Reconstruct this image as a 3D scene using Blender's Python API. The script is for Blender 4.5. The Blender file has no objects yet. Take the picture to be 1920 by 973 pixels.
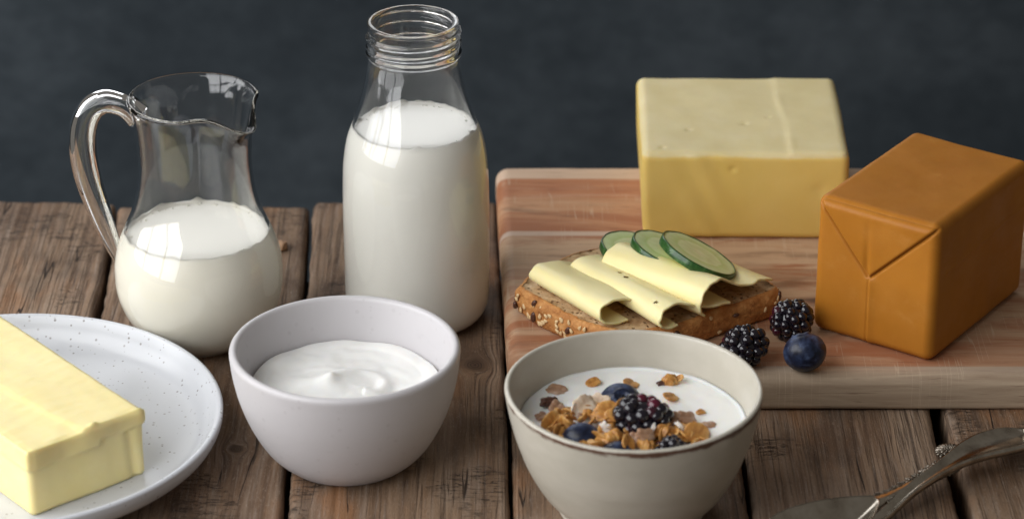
import bpy, math, random
import numpy as np
from mathutils import noise as mnoise, Vector, Matrix
R = math.radians
random.seed(7)
rng = np.random.default_rng(7)
SC = bpy.context.scene
COL = SC.collection

# ------------------------------------------------------------------ camera
PITCH, DIST, FPX = R(26.0), 1.55, 5800.0
cam_d = bpy.data.cameras.new('camera')
cam = bpy.data.objects.new('camera', cam_d)
COL.objects.link(cam)
cam.location = (0, -DIST*math.cos(PITCH), DIST*math.sin(PITCH))
cam.rotation_euler = (math.pi/2 - PITCH, 0, 0)
cam_d.sensor_width = 36.0
cam_d.lens = FPX/1920*36.0
cam_d.clip_start, cam_d.clip_end = 0.05, 50
cam_d.dof.use_dof = True
cam_d.dof.focus_distance = 1.41
cam_d.dof.aperture_fstop = 9.5
SC.camera = cam

# ------------------------------------------------------------------ world, lamps, exposure
W = bpy.data.worlds.new('World')
SC.world = W
W.use_nodes = True
W.node_tree.nodes['Background'].inputs[0].default_value = (1.0, 0.93, 0.83, 1)
W.node_tree.nodes['Background'].inputs[1].default_value = 0.14

def area(name, loc, target, sx, sy, power, col):
    d = bpy.data.lights.new(name, 'AREA')
    d.shape = 'RECTANGLE'; d.size = sx; d.size_y = sy; d.energy = power; d.color = col
    o = bpy.data.objects.new(name, d); COL.objects.link(o)
    o.location = loc
    o.rotation_euler = (Vector(target)-Vector(loc)).to_track_quat('-Z', 'Y').to_euler()
    return o
# the windows the still life stands between: a large one to the left, a smaller one far behind the backdrop
wc, wt = Vector((-0.92, -0.52, 0.62)), Vector((0, -0.1, 0.03))
wh = (wt-wc).cross(Vector((0, 0, 1))).normalized()
for k, (off, wid, pw) in enumerate(((-.60, .54, 9.8), (0, .54, 9.8), (.60, .54, 9.8))):   # three casements of one window
    area('window_light', tuple(wc+wh*off), tuple(wt+wh*off), wid, 1.25, pw, (0.975, 0.985, 1.0))
area('window_light', (-0.55, 1.75, 1.05), (0, -0.1, 0.03), 1.30, 0.80, 9.0, (0.95, 0.975, 1.0))

SC.view_settings.view_transform = 'Standard'
SC.view_settings.look = 'None'
SC.view_settings.exposure = 0.0
SC.view_settings.gamma = 1.0
SC.render.engine = 'CYCLES'
cy = SC.cycles
cy.max_bounces = 32; cy.transmission_bounces = 24; cy.glossy_bounces = 8; cy.diffuse_bounces = 16
cy.transparent_max_bounces = 16
cy.caustics_reflective = True; cy.caustics_refractive = True
cy.blur_glossy = 0.4
cy.sample_clamp_indirect = 0.0
cy.use_denoising = True
cy.use_adaptive_sampling = False

# ------------------------------------------------------------------ object helpers
def tag(o, label=None, cat=None, group=None, kind=None):
    if label: o['label'] = label
    if cat: o['category'] = cat
    if group: o['group'] = group
    if kind: o['kind'] = kind
    return o

def empty(name, loc=(0, 0, 0), rot=(0, 0, 0), **k):
    o = bpy.data.objects.new(name, None); COL.objects.link(o)
    o.location = loc; o.rotation_euler = rot
    o.empty_display_size = 0.01
    return tag(o, **k)

def mesh(name, V, Fc, mat, parent=None, loc=None, rot=None, smooth=True, attrs=None, **k):
    me = bpy.data.meshes.new(name)
    V = np.asarray(V, dtype=float)
    if isinstance(Fc, np.ndarray): Fc = Fc.tolist()
    me.from_pydata(V.tolist(), [], Fc)
    for nm, (typ, data) in (attrs or {}).items():
        a = me.attributes.new(nm, typ, 'POINT')
        key = 'vector' if typ == 'FLOAT_VECTOR' else 'value'
        a.data.foreach_set(key, np.asarray(data, dtype=np.float32).ravel())
    if smooth:
        me.polygons.foreach_set('use_smooth', [True]*len(me.polygons))
    me.update()
    if mat: me.materials.append(mat)
    o = bpy.data.objects.new(name, me); COL.objects.link(o)
    if parent is not None: o.parent = parent
    if loc is not None: o.location = loc
    if rot is not None: o.rotation_euler = rot
    return tag(o, **k)

def grid_faces(nu, nv, close_u=False, close_v=False, flip=False):
    """faces of a grid stored as index i*nv+j"""
    iu = np.arange(nu if close_u else nu-1); jv = np.arange(nv if close_v else nv-1)
    I, J = np.meshgrid(iu, jv, indexing='ij')
    I2, J2 = (I+1) % nu, (J+1) % nv
    f = np.stack([I*nv+J, I2*nv+J, I2*nv+J2, I*nv+J2], -1).reshape(-1, 4)
    return f[:, ::-1] if flip else f

def crom(pts, n):
    """Catmull-Rom through pts, n samples per span"""
    P = np.asarray(pts, float); out = []
    Q = np.vstack([2*P[0]-P[1], P, 2*P[-1]-P[-2]])
    for i in range(len(P)-1):
        a, b, c, d = Q[i], Q[i+1], Q[i+2], Q[i+3]
        for t in np.linspace(0, 1, n, endpoint=False):
            out.append(.5*((2*b)+(-a+c)*t+(2*a-5*b+4*c-d)*t*t+(-a+3*b-3*c+d)*t**3))
    out.append(P[-1])
    return np.array(out)

def lathe(prof, n=96, close=False):
    """closed surface of revolution from (r,z) points; poles where r==0. returns V,F,profile index"""
    prof = np.asarray(prof, float)
    th = np.linspace(0, 2*np.pi, n, endpoint=False)
    V, idx, rows = [], [], []
    for k, (r, z) in enumerate(prof):
        if r < 1e-7:
            rows.append([len(V)]); V.append((0, 0, z)); idx.append(k)
        else:
            rows.append(list(range(len(V), len(V)+n)))
            for t in th: V.append((r*math.cos(t), r*math.sin(t), z)); idx.append(k)
    Fc = []
    pairs = list(zip(rows[:-1], rows[1:]))
    if close: pairs.append((rows[-1], rows[0]))
    for a, b in pairs:
        for i in range(n):
            j = (i+1) % n
            if len(a) == 1 and len(b) == 1: continue
            if len(a) == 1: Fc.append((a[0], b[j], b[i]))
            elif len(b) == 1: Fc.append((a[i], a[j], b[0]))
            else: Fc.append((a[i], a[j], b[j], b[i]))
    return np.array(V), Fc, np.array(idx)

def tube(path, rad, n=16, squash=None, cap=True):
    """tube along path; rad scalar/array; squash=(lateral scale, normal scale)"""
    P = np.asarray(path, float); m = len(P)
    rad = np.full(m, rad) if np.isscalar(rad) else np.asarray(rad, float)
    T = np.gradient(P, axis=0); T /= np.linalg.norm(T, axis=1)[:, None]
    up = np.array([0, 0, 1.]) if abs(T[0][2]) < .9 else np.array([1., 0, 0])
    nrm = up-T[0]*(up@T[0]); nrm /= np.linalg.norm(nrm)
    V = []
    sx, sy = squash or (1, 1)
    th = np.linspace(0, 2*np.pi, n, endpoint=False)
    for i in range(m):
        nrm = nrm-T[i]*(nrm@T[i]); nrm /= np.linalg.norm(nrm)
        bi = np.cross(T[i], nrm)
        for t in th: V.append(P[i]+rad[i]*(sx*math.cos(t)*bi+sy*math.sin(t)*nrm))
    Fc = grid_faces(m, n, close_v=True).tolist()
    if cap:
        V.append(P[0]-T[0]*rad[0]*.5); V.append(P[-1]+T[-1]*rad[-1]*.5)
        a, b = len(V)-2, len(V)-1
        for i in range(n):
            j = (i+1) % n
            Fc.append((a, j, i)); Fc.append((b, (m-1)*n+i, (m-1)*n+j))
    V = np.array(V)
    return V, [tuple(f[::-1]) for f in Fc]

def ns(p, s=1.0, off=0.0):
    return mnoise.noise(Vector((p[0]*s+off, p[1]*s+off*.7, p[2]*s-off*.3)))

def nsv(V, s, off=0.0, octv=1):
    o = np.zeros(len(V))
    for k in range(octv):
        f = s*2**k
        o += np.array([mnoise.noise(Vector((p[0]*f+off, p[1]*f+off*.7+k*9.1, p[2]*f-off*.3))) for p in V])*.5**k
    return o

def box_surface(n):
    """unit cube surface [-1,1]^3 as welded grids: n=(nx,ny,nz) segments"""
    nx, ny, nz = n
    key, V, Fc = {}, [], []
    def vid(i, j, k):
        q = (i, j, k)
        if q not in key:
            key[q] = len(V); V.append((-1+2*i/nx, -1+2*j/ny, -1+2*k/nz))
        return key[q]
    for i in range(nx):
        for j in range(ny):
            Fc.append((vid(i, j, 0), vid(i, j+1, 0), vid(i+1, j+1, 0), vid(i+1, j, 0)))
            Fc.append((vid(i, j, nz), vid(i+1, j, nz), vid(i+1, j+1, nz), vid(i, j+1, nz)))
    for i in range(nx):
        for k in range(nz):
            Fc.append((vid(i, 0, k), vid(i+1, 0, k), vid(i+1, 0, k+1), vid(i, 0, k+1)))
            Fc.append((vid(i, ny, k), vid(i, ny, k+1), vid(i+1, ny, k+1), vid(i+1, ny, k)))
    for j in range(ny):
        for k in range(nz):
            Fc.append((vid(0, j, k), vid(0, j, k+1), vid(0, j+1, k+1), vid(0, j+1, k)))
            Fc.append((vid(nx, j, k), vid(nx, j+1, k), vid(nx, j+1, k+1), vid(nx, j, k+1)))
    return np.array(V), Fc

def rmap(P, half, r):
    """cube-surface points -> rounded box points and normals"""
    half = np.asarray(half, float); r = min(r, half.min()*.99)
    inner = np.clip(P, -(half-r), half-r)
    d = P-inner
    L = np.linalg.norm(d, axis=1); L[L < 1e-12] = 1
    N = d/L[:, None]
    return inner+N*r, N

def rbox(half, r, seg):
    U, Fc = box_surface(seg)
    P, N = rmap(U*np.asarray(half), half, r)
    return P, N, Fc

# ------------------------------------------------------------------ material helpers
class T:
    def __init__(s, name):
        s.m = bpy.data.materials.new(name); s.m.use_nodes = True
        s.t = s.m.node_tree; s.t.nodes.clear()
        s.out = s.t.nodes.new('ShaderNodeOutputMaterial')
    def n(s, typ, ins=None, **at):
        nd = s.t.nodes.new(typ)
        for k, v in at.items(): setattr(nd, k, v)
        for k, v in (ins or {}).items(): s.set(nd.inputs[k], v)
        return nd
    def set(s, sock, v):
        if isinstance(v, bpy.types.NodeSocket): s.t.links.new(v, sock)
        else:
            if sock.type == 'RGBA' and len(v) == 3: v = (*v, 1)
            sock.default_value = v
    def obj(s): return s.n('ShaderNodeTexCoord').outputs['Object']
    def attr(s, name, out='Vector'): return s.n('ShaderNodeAttribute', attribute_name=name).outputs[out]
    def map(s, v, scale=(1, 1, 1), loc=(0, 0, 0), rot=(0, 0, 0)):
        return s.n('ShaderNodeMapping', {'Vector': v, 'Scale': scale, 'Location': loc, 'Rotation': rot}).outputs[0]
    def noise(s, v, scale, detail=4., rough=.5, dist=0., out='Fac'):
        return s.n('ShaderNodeTexNoise', {'Vector': v, 'Scale': scale, 'Detail': detail, 'Roughness': rough, 'Distortion': dist}).outputs[out]
    def vor(s, v, scale, out='Distance', feature='F1', rnd=1.0):
        return s.n('ShaderNodeTexVoronoi', {'Vector': v, 'Scale': scale, 'Randomness': rnd}, feature=feature).outputs[out]
    def ramp(s, f, stops, interp='LINEAR'):
        nd = s.n('ShaderNodeValToRGB', {'Fac': f}); cr = nd.color_ramp; cr.interpolation = interp
        while len(cr.elements) < len(stops): cr.elements.new(0.5)
        for e, (p, c) in zip(cr.elements, stops):
            e.position = p
            if isinstance(c, (int, float)): c = (c, c, c)
            e.color = (*c, 1) if len(c) == 3 else c
        return nd.outputs[0]
    def mix(s, f, a, b, blend='MIX'):
        nd = s.n('ShaderNodeMix', data_type='RGBA', blend_type=blend)
        for i, v in ((0, f), (6, a), (7, b)): s.set(nd.inputs[i], v)
        return nd.outputs[2]
    def math(s, op, a, b=0.0, clamp=False):
        nd = s.n('ShaderNodeMath', {0: a, 1: b}, operation=op, use_clamp=clamp); return nd.outputs[0]
    def step(s, f, a, b):
        return s.n('ShaderNodeMapRange', {'Value': f, 'From Min': a, 'From Max': b}, interpolation_type='SMOOTHSTEP').outputs[0]
    def bump(s, h, strength=.3, dist=.001, nrm=None):
        i = {'Height': h, 'Strength': strength, 'Distance': dist}
        if nrm is not None: i['Normal'] = nrm
        return s.n('ShaderNodeBump', i).outputs[0]
    def pbr(s, col, rough=.5, **k):
        ins = {'Base Color': col, 'Roughness': rough}
        names = {'normal': 'Normal', 'sss': 'Subsurface Weight', 'srad': 'Subsurface Radius', 'sscale': 'Subsurface Scale',
                 'spec': 'Specular IOR Level', 'trans': 'Transmission Weight', 'ior': 'IOR', 'coat': 'Coat Weight',
                 'crough': 'Coat Roughness', 'metal': 'Metallic', 'sheen': 'Sheen Weight'}
        for a, v in k.items(): ins[names[a]] = v
        b = s.n('ShaderNodeBsdfPrincipled', ins)
        s.t.links.new(b.outputs[0], s.out.inputs[0])
        return s.m

M = {}
def m_glass():
    t = T('clear_glass')
    return t.pbr((1.0, 1.0, 1.0), 0.0, trans=1.0, ior=1.46)
M['glass'] = m_glass()

def m_wood():
    t = T('weathered_wood')
    g = t.attr('grain'); kn = t.attr('knot', 'Fac'); o = t.obj()
    wob = t.noise(t.map(g, (30, 9, 1)), 1.0, 3, out='Color')
    gw = t.n('ShaderNodeVectorMath', {0: g, 1: t.map(wob, (.0022, .006, 0), (-.0011, -.003, 0))}, operation='ADD').outputs[0]
    broad = t.noise(t.map(gw, (28, 7, 3)), 1.0, 3, .55)
    patch = t.noise(t.map(gw, (45, 22, 5), (3, 8, 1)), 1.0, 5, .62)
    streak = t.noise(t.map(gw, (260, 9, 3)), 1.0, 5, .62)
    fine = t.noise(t.map(gw, (1100, 45, 3)), 1.0, 4, .65)
    ringn = t.noise(t.map(gw, (14, 2.2, 3), (5, 1, 2)), 1.0, 1)
    ph = t.math('ADD', t.math('MULTIPLY', t.n('ShaderNodeSeparateXYZ', {0: gw}).outputs[0], 1150.0), t.math('MULTIPLY', ringn, 34.0))
    ring = t.math('MULTIPLY_ADD', t.math('SINE', ph), .5); t.set(ring.node.inputs[2], .5)
    ring = t.math('POWER', ring, 2.2)
    ring = t.math('MULTIPLY', ring, t.step(t.noise(t.map(gw, (22, 6, 3), (1, 2, 3)), 1.0, 2), .40, .62))
    col = t.ramp(broad, [(.28, (.105, .058, .032)), (.45, (.185, .112, .066)), (.58, (.255, .166, .104)), (.75, (.335, .242, .166))])
    col = t.mix(t.step(patch, .52, .72), col, (.235, .135, .075))
    col = t.mix(t.math('MULTIPLY', t.step(streak, .42, .72), .45), col, (.31, .24, .185))
    col = t.mix(t.math('MULTIPLY', t.step(streak, .50, .30), .50), col, (.075, .050, .038))
    col = t.mix(t.math('MULTIPLY', ring, .34), col, (.060, .038, .028))
    col = t.mix(t.math('MULTIPLY', t.step(fine, .52, .72), .40), col, (.38, .315, .27))
    col = t.mix(t.math('MULTIPLY', t.step(fine, .45, .28), .30), col, (.045, .03, .024))
    stain = t.noise(t.map(gw, (22, 13, 4), (2, 7, 3)), 1.0, 4, .6)
    col = t.mix(t.math('MULTIPLY', t.step(stain, .50, .32), .55), col, (.050, .030, .020))
    col = t.mix(t.math('MULTIPLY', t.step(stain, .54, .72), .40), col, (.34, .265, .205))
    hair = t.noise(t.map(gw, (330, 5.5, 5), (6, 3, 2)), 1.0, 3, .55)
    hl = t.math('MULTIPLY', t.step(t.math('ABSOLUTE', t.math('SUBTRACT', hair, .5)), .030, .004), t.step(broad, .36, .56))
    col = t.mix(t.math('MULTIPLY', hl, .62), col, (.050, .030, .020))
    warm = t.noise(t.map(gw, (34, 11, 4), (12, 4, 7)), 1.0, 4, .6)
    col = t.mix(t.math('MULTIPLY', t.step(warm, .52, .70), .60), col, (.27, .125, .052))
    spk = t.noise(t.map(gw, (1500, 420, 5)), 1.0, 3, .65)
    col = t.mix(t.math('MULTIPLY', t.step(spk, .58, .72), .45), col, (.40, .335, .275))
    col = t.mix(t.math('MULTIPLY', t.step(spk, .42, .28), .50), col, (.045, .028, .019))
    # drying cracks that follow the grain
    c1 = t.noise(t.map(gw, (75, 3.0, 7), (9, 2, 4)), 1.0, 2, .5)
    cr = t.step(t.math('ABSOLUTE', t.math('SUBTRACT', c1, .5)), .006, .002)
    cr = t.math('MULTIPLY', cr, t.step(t.noise(t.map(gw, (50, 14, 7), (2, 6, 4)), 1.0, 2), .52, .60))
    # short saw checks across the grain
    s1 = t.noise(t.map(gw, (60, 330, 7), (4, 1, 8)), 1.0, 3, .6, .6)
    saw = t.step(t.math('ABSOLUTE', t.math('SUBTRACT', s1, .5)), .030, .006)
    saw = t.math('MULTIPLY', saw, t.step(t.noise(t.map(gw, (26, 17, 5), (7, 3, 1)), 1.0, 1), .56, .62))
    cr = t.math('MAXIMUM', cr, t.math('MULTIPLY', saw, .8))
    col = t.mix(t.math('MULTIPLY', cr, .9), col, (.018, .011, .008))
    # knots
    kr = t.math('MULTIPLY_ADD', t.math('SINE', t.math('MULTIPLY', kn, 30.0)), .5); t.set(kr.node.inputs[2], .5)
    kc = t.mix(kr, (.085, .050, .032), (.034, .020, .013))
    col = t.mix(t.math('MULTIPLY', t.step(t.math('ADD', kn, t.math('MULTIPLY', t.math('SUBTRACT', fine, .5), .5)), .0, .5), .9), col, kc)
    h = t.math('ADD', t.math('MULTIPLY', streak, .55), t.math('MULTIPLY', fine, .35))
    h = t.math('SUBTRACT', h, t.math('MULTIPLY', cr, 1.3))
    h = t.math('ADD', t.math('SUBTRACT', h, t.math('MULTIPLY', hl, .5)), t.math('MULTIPLY', spk, .35))
    h = t.math('SUBTRACT', h, t.math('MULTIPLY', ring, .35))
    return t.pbr(col, t.math('MULTIPLY_ADD', fine, -.25) if False else .70, normal=t.bump(h, .75, .0011), spec=.26)
M['wood'] = m_wood()

def m_plain(name, col, rough=.5, **k):
    return T(name).pbr(col, rough, **k)

def m_backdrop():
    t = T('dark_cloth')
    o = t.obj()
    a = t.noise(t.map(o, (5.0, 1, 6.5)), 1.0, 6, .60)
    b = t.noise(t.map(o, (55, 1, 75)), 1.0, 4, .65)
    f = t.math('ADD', t.math('MULTIPLY', a, .7), t.math('MULTIPLY', b, .3))
    col = t.ramp(f, [(.34, (.023, .029, .035)), (.5, (.038, .047, .055)), (.68, (.064, .076, .087))])
    return t.pbr(col, .95, spec=.1)
M['backdrop'] = m_backdrop()

def m_board():
    t = T('laminated_acacia')
    o = t.obj()
    n = t.map(o, (1, 1, 1))
    sep = t.n('ShaderNodeSeparateXYZ', {0: o})
    w = t.noise(t.map(o, (7, 60, 60)), 1.0, 3)
    y = t.math('ADD', sep.outputs[1], t.math('MULTIPLY', t.math('SUBTRACT', t.noise(t.map(o, (5, 18, 18)), 1.0, 2), .5), .004))
    f = t.n('ShaderNodeMapRange', {'Value': y, 'From Min': -.16, 'From Max': .08}).outputs[0]
    st = lambda yy: (yy+.16)/.24
    base = t.ramp(f, [(0, (0.425, 0.319, 0.236)), (st(-.1485), (0.437, 0.236, 0.136)), (st(-.125), (0.484, 0.301, 0.183)), (st(-.1017), (0.484, 0.313, 0.189)),
                      (st(-.060), (0.413, 0.248, 0.147)), (st(-.0475), (0.531, 0.354, 0.224)), (st(-.0105), (0.484, 0.236, 0.118)), (st(.016), (0.496, 0.260, 0.136)),
                      (st(.034), (0.437, 0.189, 0.088)), (st(.057), (0.590, 0.425, 0.307))], 'CONSTANT')
    stv = t.noise(t.map(o, (13, 240, 240)), 1.0, 6, .68, .5)
    st2 = t.noise(t.map(o, (14, 70, 70), (3, 5, 1)), 1.0, 4, .6, .8)
    red = t.noise(t.map(o, (8, 36, 36), (8, 2, 6)), 1.0, 5, .62, 1.0)
    col = t.mix(t.math('MULTIPLY', t.step(stv, .45, .72), .38), base, (.58, .44, .31))
    col = t.mix(t.math('MULTIPLY', t.step(stv, .5, .28), .30), col, (.24, .125, .08))
    front = t.step(y, -.149, -.143)
    back = t.step(y, .060, .055)
    rm = t.math('MULTIPLY', t.math('MULTIPLY', t.step(red, .46, .62), .75), t.math('MULTIPLY', front, back))
    col = t.mix(rm, col, (.33, .115, .048))
    col = t.mix(t.math('MULTIPLY', t.step(st2, .57, .74), .55), col, (.15, .08, .045))
    kv = t.vor(t.map(o, (10, 26, 0), (.37, .2, 0)), 1.0)
    col = t.mix(t.math('MULTIPLY', t.step(t.math('ADD', kv, t.math('MULTIPLY', t.math('SUBTRACT', st2, .5), .35)), .20, .04), .85), col, (.07, .04, .03))
    # glue lines and the pale light one beside the cheese
    pale = t.step(t.math('ABSOLUTE', t.math('ADD', y, .0085)), .0034, .0016)
    col = t.mix(t.math('MULTIPLY', pale, .75), col, (.64, .52, .42))
    fr = t.step(y, -.150, -.156)
    col = t.mix(t.math('MULTIPLY', fr, .7), col, t.ramp(stv, [(.3, (.26, .185, .120)), (.7, (.50, .39, .275))]))
    sc = 0.0
    for ang, sx, ox in ((.7, 190, 3), (1.25, 150, 9), (-.9, 170, 5)):
        nn = t.noise(t.map(o, (sx, 5, 1), (ox, 2, 1), (0, 0, ang)), 1.0, 1, .5)
        m_ = t.math('MULTIPLY', t.step(t.math('ABSOLUTE', t.math('SUBTRACT', nn, .5)), .012, .003), t.step(t.noise(t.map(o, (30, 24, 1), (ox, 7, 2)), 1.0, 1), .56, .64))
        sc = t.math('MAXIMUM', sc, m_)
    col = t.mix(t.math('MULTIPLY', sc, .45), col, (.62, .49, .36))
    h = t.math('ADD', stv, t.math('MULTIPLY', t.noise(t.map(o, (60, 700, 700)), 1.0, 2), .5))
    h = t.math('SUBTRACT', h, t.math('MULTIPLY', sc, .8))
    pore = t.noise(t.map(o, (55, 900, 900)), 1.0, 2, .6)
    col = t.mix(t.math('MULTIPLY', t.step(pore, .62, .74), .45), col, (.12, .065, .04))
    return t.pbr(col, .60, normal=t.bump(t.math('SUBTRACT', h, t.step(pore, .62, .74)), .22, .0006), spec=.25)
M['board'] = m_board()

def m_milk(name, col, rough=.25, sss=.35, bumpy=0):
    t = T(name)
    return t.pbr(col, rough, sss=sss, srad=(1.0, .62, .32), sscale=.007, spec=.4)
M['milk'] = m_milk('fresh_milk', (.99, .974, .905), .22, .0)
M['cream'] = m_milk('pale_cream', (.985, .954, .845), .22, .0)
M['yogurt'] = m_milk('thin_yogurt', (.88, .875, .84), .28)

def m_sourcream():
    t = T('thick_sour_cream')
    o = t.obj()
    h = t.noise(t.map(o, (90, 90, 90)), 1.0, 4, .55)
    return t.pbr((.89, .885, .855), .34, sss=.3, srad=(1, .8, .6), sscale=.003, normal=t.bump(h, .10, .001), spec=.35)
M['sour_cream'] = m_sourcream()

def m_stoneware(name, col, speck, rough, specamt=.5, scale=260., smear=.0):
    t = T(name)
    o = t.obj()
    d = t.vor(o, scale); c = t.vor(o, scale, 'Color')
    r = t.n('ShaderNodeSeparateColor', {0: c})
    size = t.math('MULTIPLY', t.step(r.outputs[0], .55, 1.0), .34)
    sp = t.step(t.math('SUBTRACT', size, d), 0.0, .06)
    sp = t.math('MULTIPLY', sp, t.math('MULTIPLY_ADD', r.outputs[1], .6)); t.set(sp.node.inputs[1], t.math('ADD', t.math('MULTIPLY', r.outputs[1], .6), .3))
    tone = t.noise(o, 35, 4, .6)
    base = t.mix(tone, tuple(x*.93 for x in col), col)
    if smear:
        sm = t.noise(t.map(o, (60, 60, 150)), 1.0, 4, .65)
        base = t.mix(t.math('MULTIPLY', t.step(sm, .63, .76), smear), base, tuple(x*.62 for x in col))
    colr = t.mix(t.math('MULTIPLY', sp, specamt), base, speck)
    h = t.noise(o, 220, 3, .55)
    return t.pbr(colr, rough, normal=t.bump(h, .07, .0008), spec=.45)
M['plate'] = m_stoneware('speckled_white_glaze', (.59, .605, .64), (.10, .07, .05), .26, .78, 500)
M['white_ceramic'] = m_stoneware('matt_white_ceramic', (.54, .52, .53), (.33, .30, .30), .42, .25, 300, .16)

def m_gbowl():
    t = T('cream_stoneware')
    o = t.obj(); p = t.attr('paint', 'Fac')
    tone = t.noise(t.map(o, (30, 30, 55)), 1.0, 4, .6)
    base = t.ramp(tone, [(.3, (.435, .405, .335)), (.7, (.525, .49, .42))])
    n = t.noise(t.map(o, (140, 140, 300)), 1.0, 4, .6)
    edge = t.step(t.math('ADD', p, t.math('MULTIPLY', t.math('SUBTRACT', n, .5), .9)), .42, .72)
    col = t.mix(edge, base, (.115, .062, .042))
    return t.pbr(col, .30, normal=t.bump(t.noise(o, 120, 3), .06, .001), spec=.5)
M['gbowl'] = m_gbowl()

def m_butter():
    t = T('yellow_butter')
    o = t.obj()
    a = t.noise(t.map(o, (40, 18, 40)), 1.0, 5, .6)
    col = t.ramp(a, [(.25, (.82, .69, .31)), (.5, (.845, .725, .35)), (.75, (.865, .76, .40))])
    k = t.noise(t.map(o, (110, 420, 200), rot=(0, 0, .25)), 1.0, 4, .6)
    return t.pbr(col, .40, sss=.35, srad=(1, .7, .25), sscale=.004, normal=t.bump(k, .16, .0006), spec=.35)
M['butter'] = m_butter()

def m_cheese(name, c0, c1, rough=.42, bscale=90., bstr=.12, sscale=.003):
    t = T(name)
    o = t.obj()
    a = t.noise(o, 28, 4, .55)
    col = t.ramp(a, [(.3, c0), (.7, c1)])
    h = t.noise(o, bscale, 4, .55)
    return t.pbr(col, rough, sss=.3, srad=(1, .7, .25), sscale=sscale, normal=t.bump(h, bstr, .0012), spec=.35)
def m_block():
    t = T('semi_hard_cheese')
    o = t.obj()
    col = t.ramp(t.noise(o, 28, 4, .55), [(.3, (.70, .49, .125)), (.7, (.74, .535, .165))])
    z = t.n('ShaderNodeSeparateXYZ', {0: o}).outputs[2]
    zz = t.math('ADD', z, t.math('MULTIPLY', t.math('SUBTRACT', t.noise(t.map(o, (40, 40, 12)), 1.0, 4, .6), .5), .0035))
    skin = t.ramp(t.noise(o, 45, 5, .6), [(.3, (.70, .585, .30)), (.7, (.755, .65, .375))])  # paler yellow for the top face, ending in a wavy lower edge
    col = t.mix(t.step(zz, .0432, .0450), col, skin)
    h = t.noise(o, 160, 5, .6)
    return t.pbr(col, .50, sss=.25, srad=(1, .7, .25), sscale=.003, normal=t.bump(h, .10, .0010), spec=.28)
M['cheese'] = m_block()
M['slice'] = m_cheese('cheese_slice', (.85, .73, .36), (.88, .775, .43), .38, 200, .06, .002)

def m_brown():
    t = T('brown_whey_cheese')
    o = t.obj()
    a = t.noise(t.map(o, (25, 25, 25)), 1.0, 5, .6)
    col = t.ramp(a, [(.3, (.37, .136, .014)), (.7, (.45, .176, .021))])
    f = t.noise(o, 420, 3, .6)
    s = t.noise(o, 34, 3, .6)
    sm = t.noise(t.map(o, (40, 40, 60), (3, 1, 2)), 1.0, 5, .7)
    col = t.mix(t.math('MULTIPLY', t.step(sm, .55, .75), .35), col, (.52, .24, .055))
    return t.pbr(col, t.ramp(sm, [(.35, .36), (.65, .58)]), sss=.12, srad=(1, .4, .1), sscale=.003, spec=.20,
                 normal=t.bump(t.math('ADD', t.math('MULTIPLY', f, .25), s), .16, .0012))
M['brown'] = m_brown()

def m_crumb():
    t = T('wholemeal_crumb')
    o = t.obj()
    d = t.vor(t.map(o, (1, 1, 1)), 330); n = t.noise(o, 160, 5, .65)
    g = t.noise(o, 500, 3, .6)
    col = t.ramp(n, [(.30, (.36, .215, .105)), (.5, (.55, .375, .205)), (.7, (.67, .50, .32))])
    hole = t.step(t.math('ADD', d, t.math('MULTIPLY', n, .25)), .42, .22)
    col = t.mix(t.math('MULTIPLY', hole, .7), col, (.19, .10, .05))
    gr = t.step(t.vor(o, 210, 'Color'), .0, 1.0) if False else t.vor(o, 240)
    col = t.mix(t.math('MULTIPLY', t.step(gr, .13, .06), .6), col, (.16, .08, .045))
    h = t.math('SUBTRACT', t.math('ADD', n, t.math('MULTIPLY', g, .4)), hole)
    return t.pbr(col, .85, normal=t.bump(h, .8, .0012), spec=.2)
M['crumb'] = m_crumb()

def m_crust():
    t = T('baked_crust')
    o = t.obj()
    n = t.noise(t.map(o, (110, 110, 190)), 1.0, 6, .70)
    col = t.ramp(n, [(.28, (.24, .085, .024)), (.45, (.47, .195, .055)), (.60, (.60, .29, .095)), (.76, (.68, .43, .19))])
    return t.pbr(col, .55, normal=t.bump(t.noise(o, 330, 5, .7), .9, .0014), spec=.3)
M['crust'] = m_crust()
M['sesame'] = m_plain('sesame_seed', (.68, .49, .26), .45)
M['flaxseed'] = m_plain('dark_seed', (.085, .035, .022), .30)

def m_cuc_flesh():
    t = T('cucumber_flesh')
    o = t.obj()
    sep = t.n('ShaderNodeSeparateXYZ', {0: o})
    r = t.math('SQRT', t.math('ADD', t.math('POWER', sep.outputs[0], 2.0), t.math('POWER', sep.outputs[1], 2.0)))
    r = t.math('ADD', r, t.math('MULTIPLY', t.math('SUBTRACT', t.noise(o, 180, 3), .5), .003))
    col = t.ramp(t.math('DIVIDE', r, .021), [(.0, (.76, .75, .46)), (.26, (.64, .69, .36)), (.50, (.70, .77, .42)), (.56, (.54, .66, .28)), (.82, (.66, .76, .42)), (.93, (.24, .38, .10))])
    ang = t.math('ARCTAN2', sep.outputs[1], sep.outputs[0])
    seeds = t.vor(t.map(o, (1, 1, .0)), 210)
    sm = t.math('MULTIPLY', t.step(seeds, .30, .10), t.math('MULTIPLY', t.step(r, .0115, .0100), t.step(r, .003, .005)))
    col = t.mix(t.math('MULTIPLY', sm, .65), col, (.74, .72, .42))
    return t.pbr(col, .26, sss=.25, srad=(.5, 1, .3), sscale=.003, normal=t.bump(t.noise(o, 260, 3), .15, .0008), spec=.5)
M['cuc_flesh'] = m_cuc_flesh()
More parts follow.
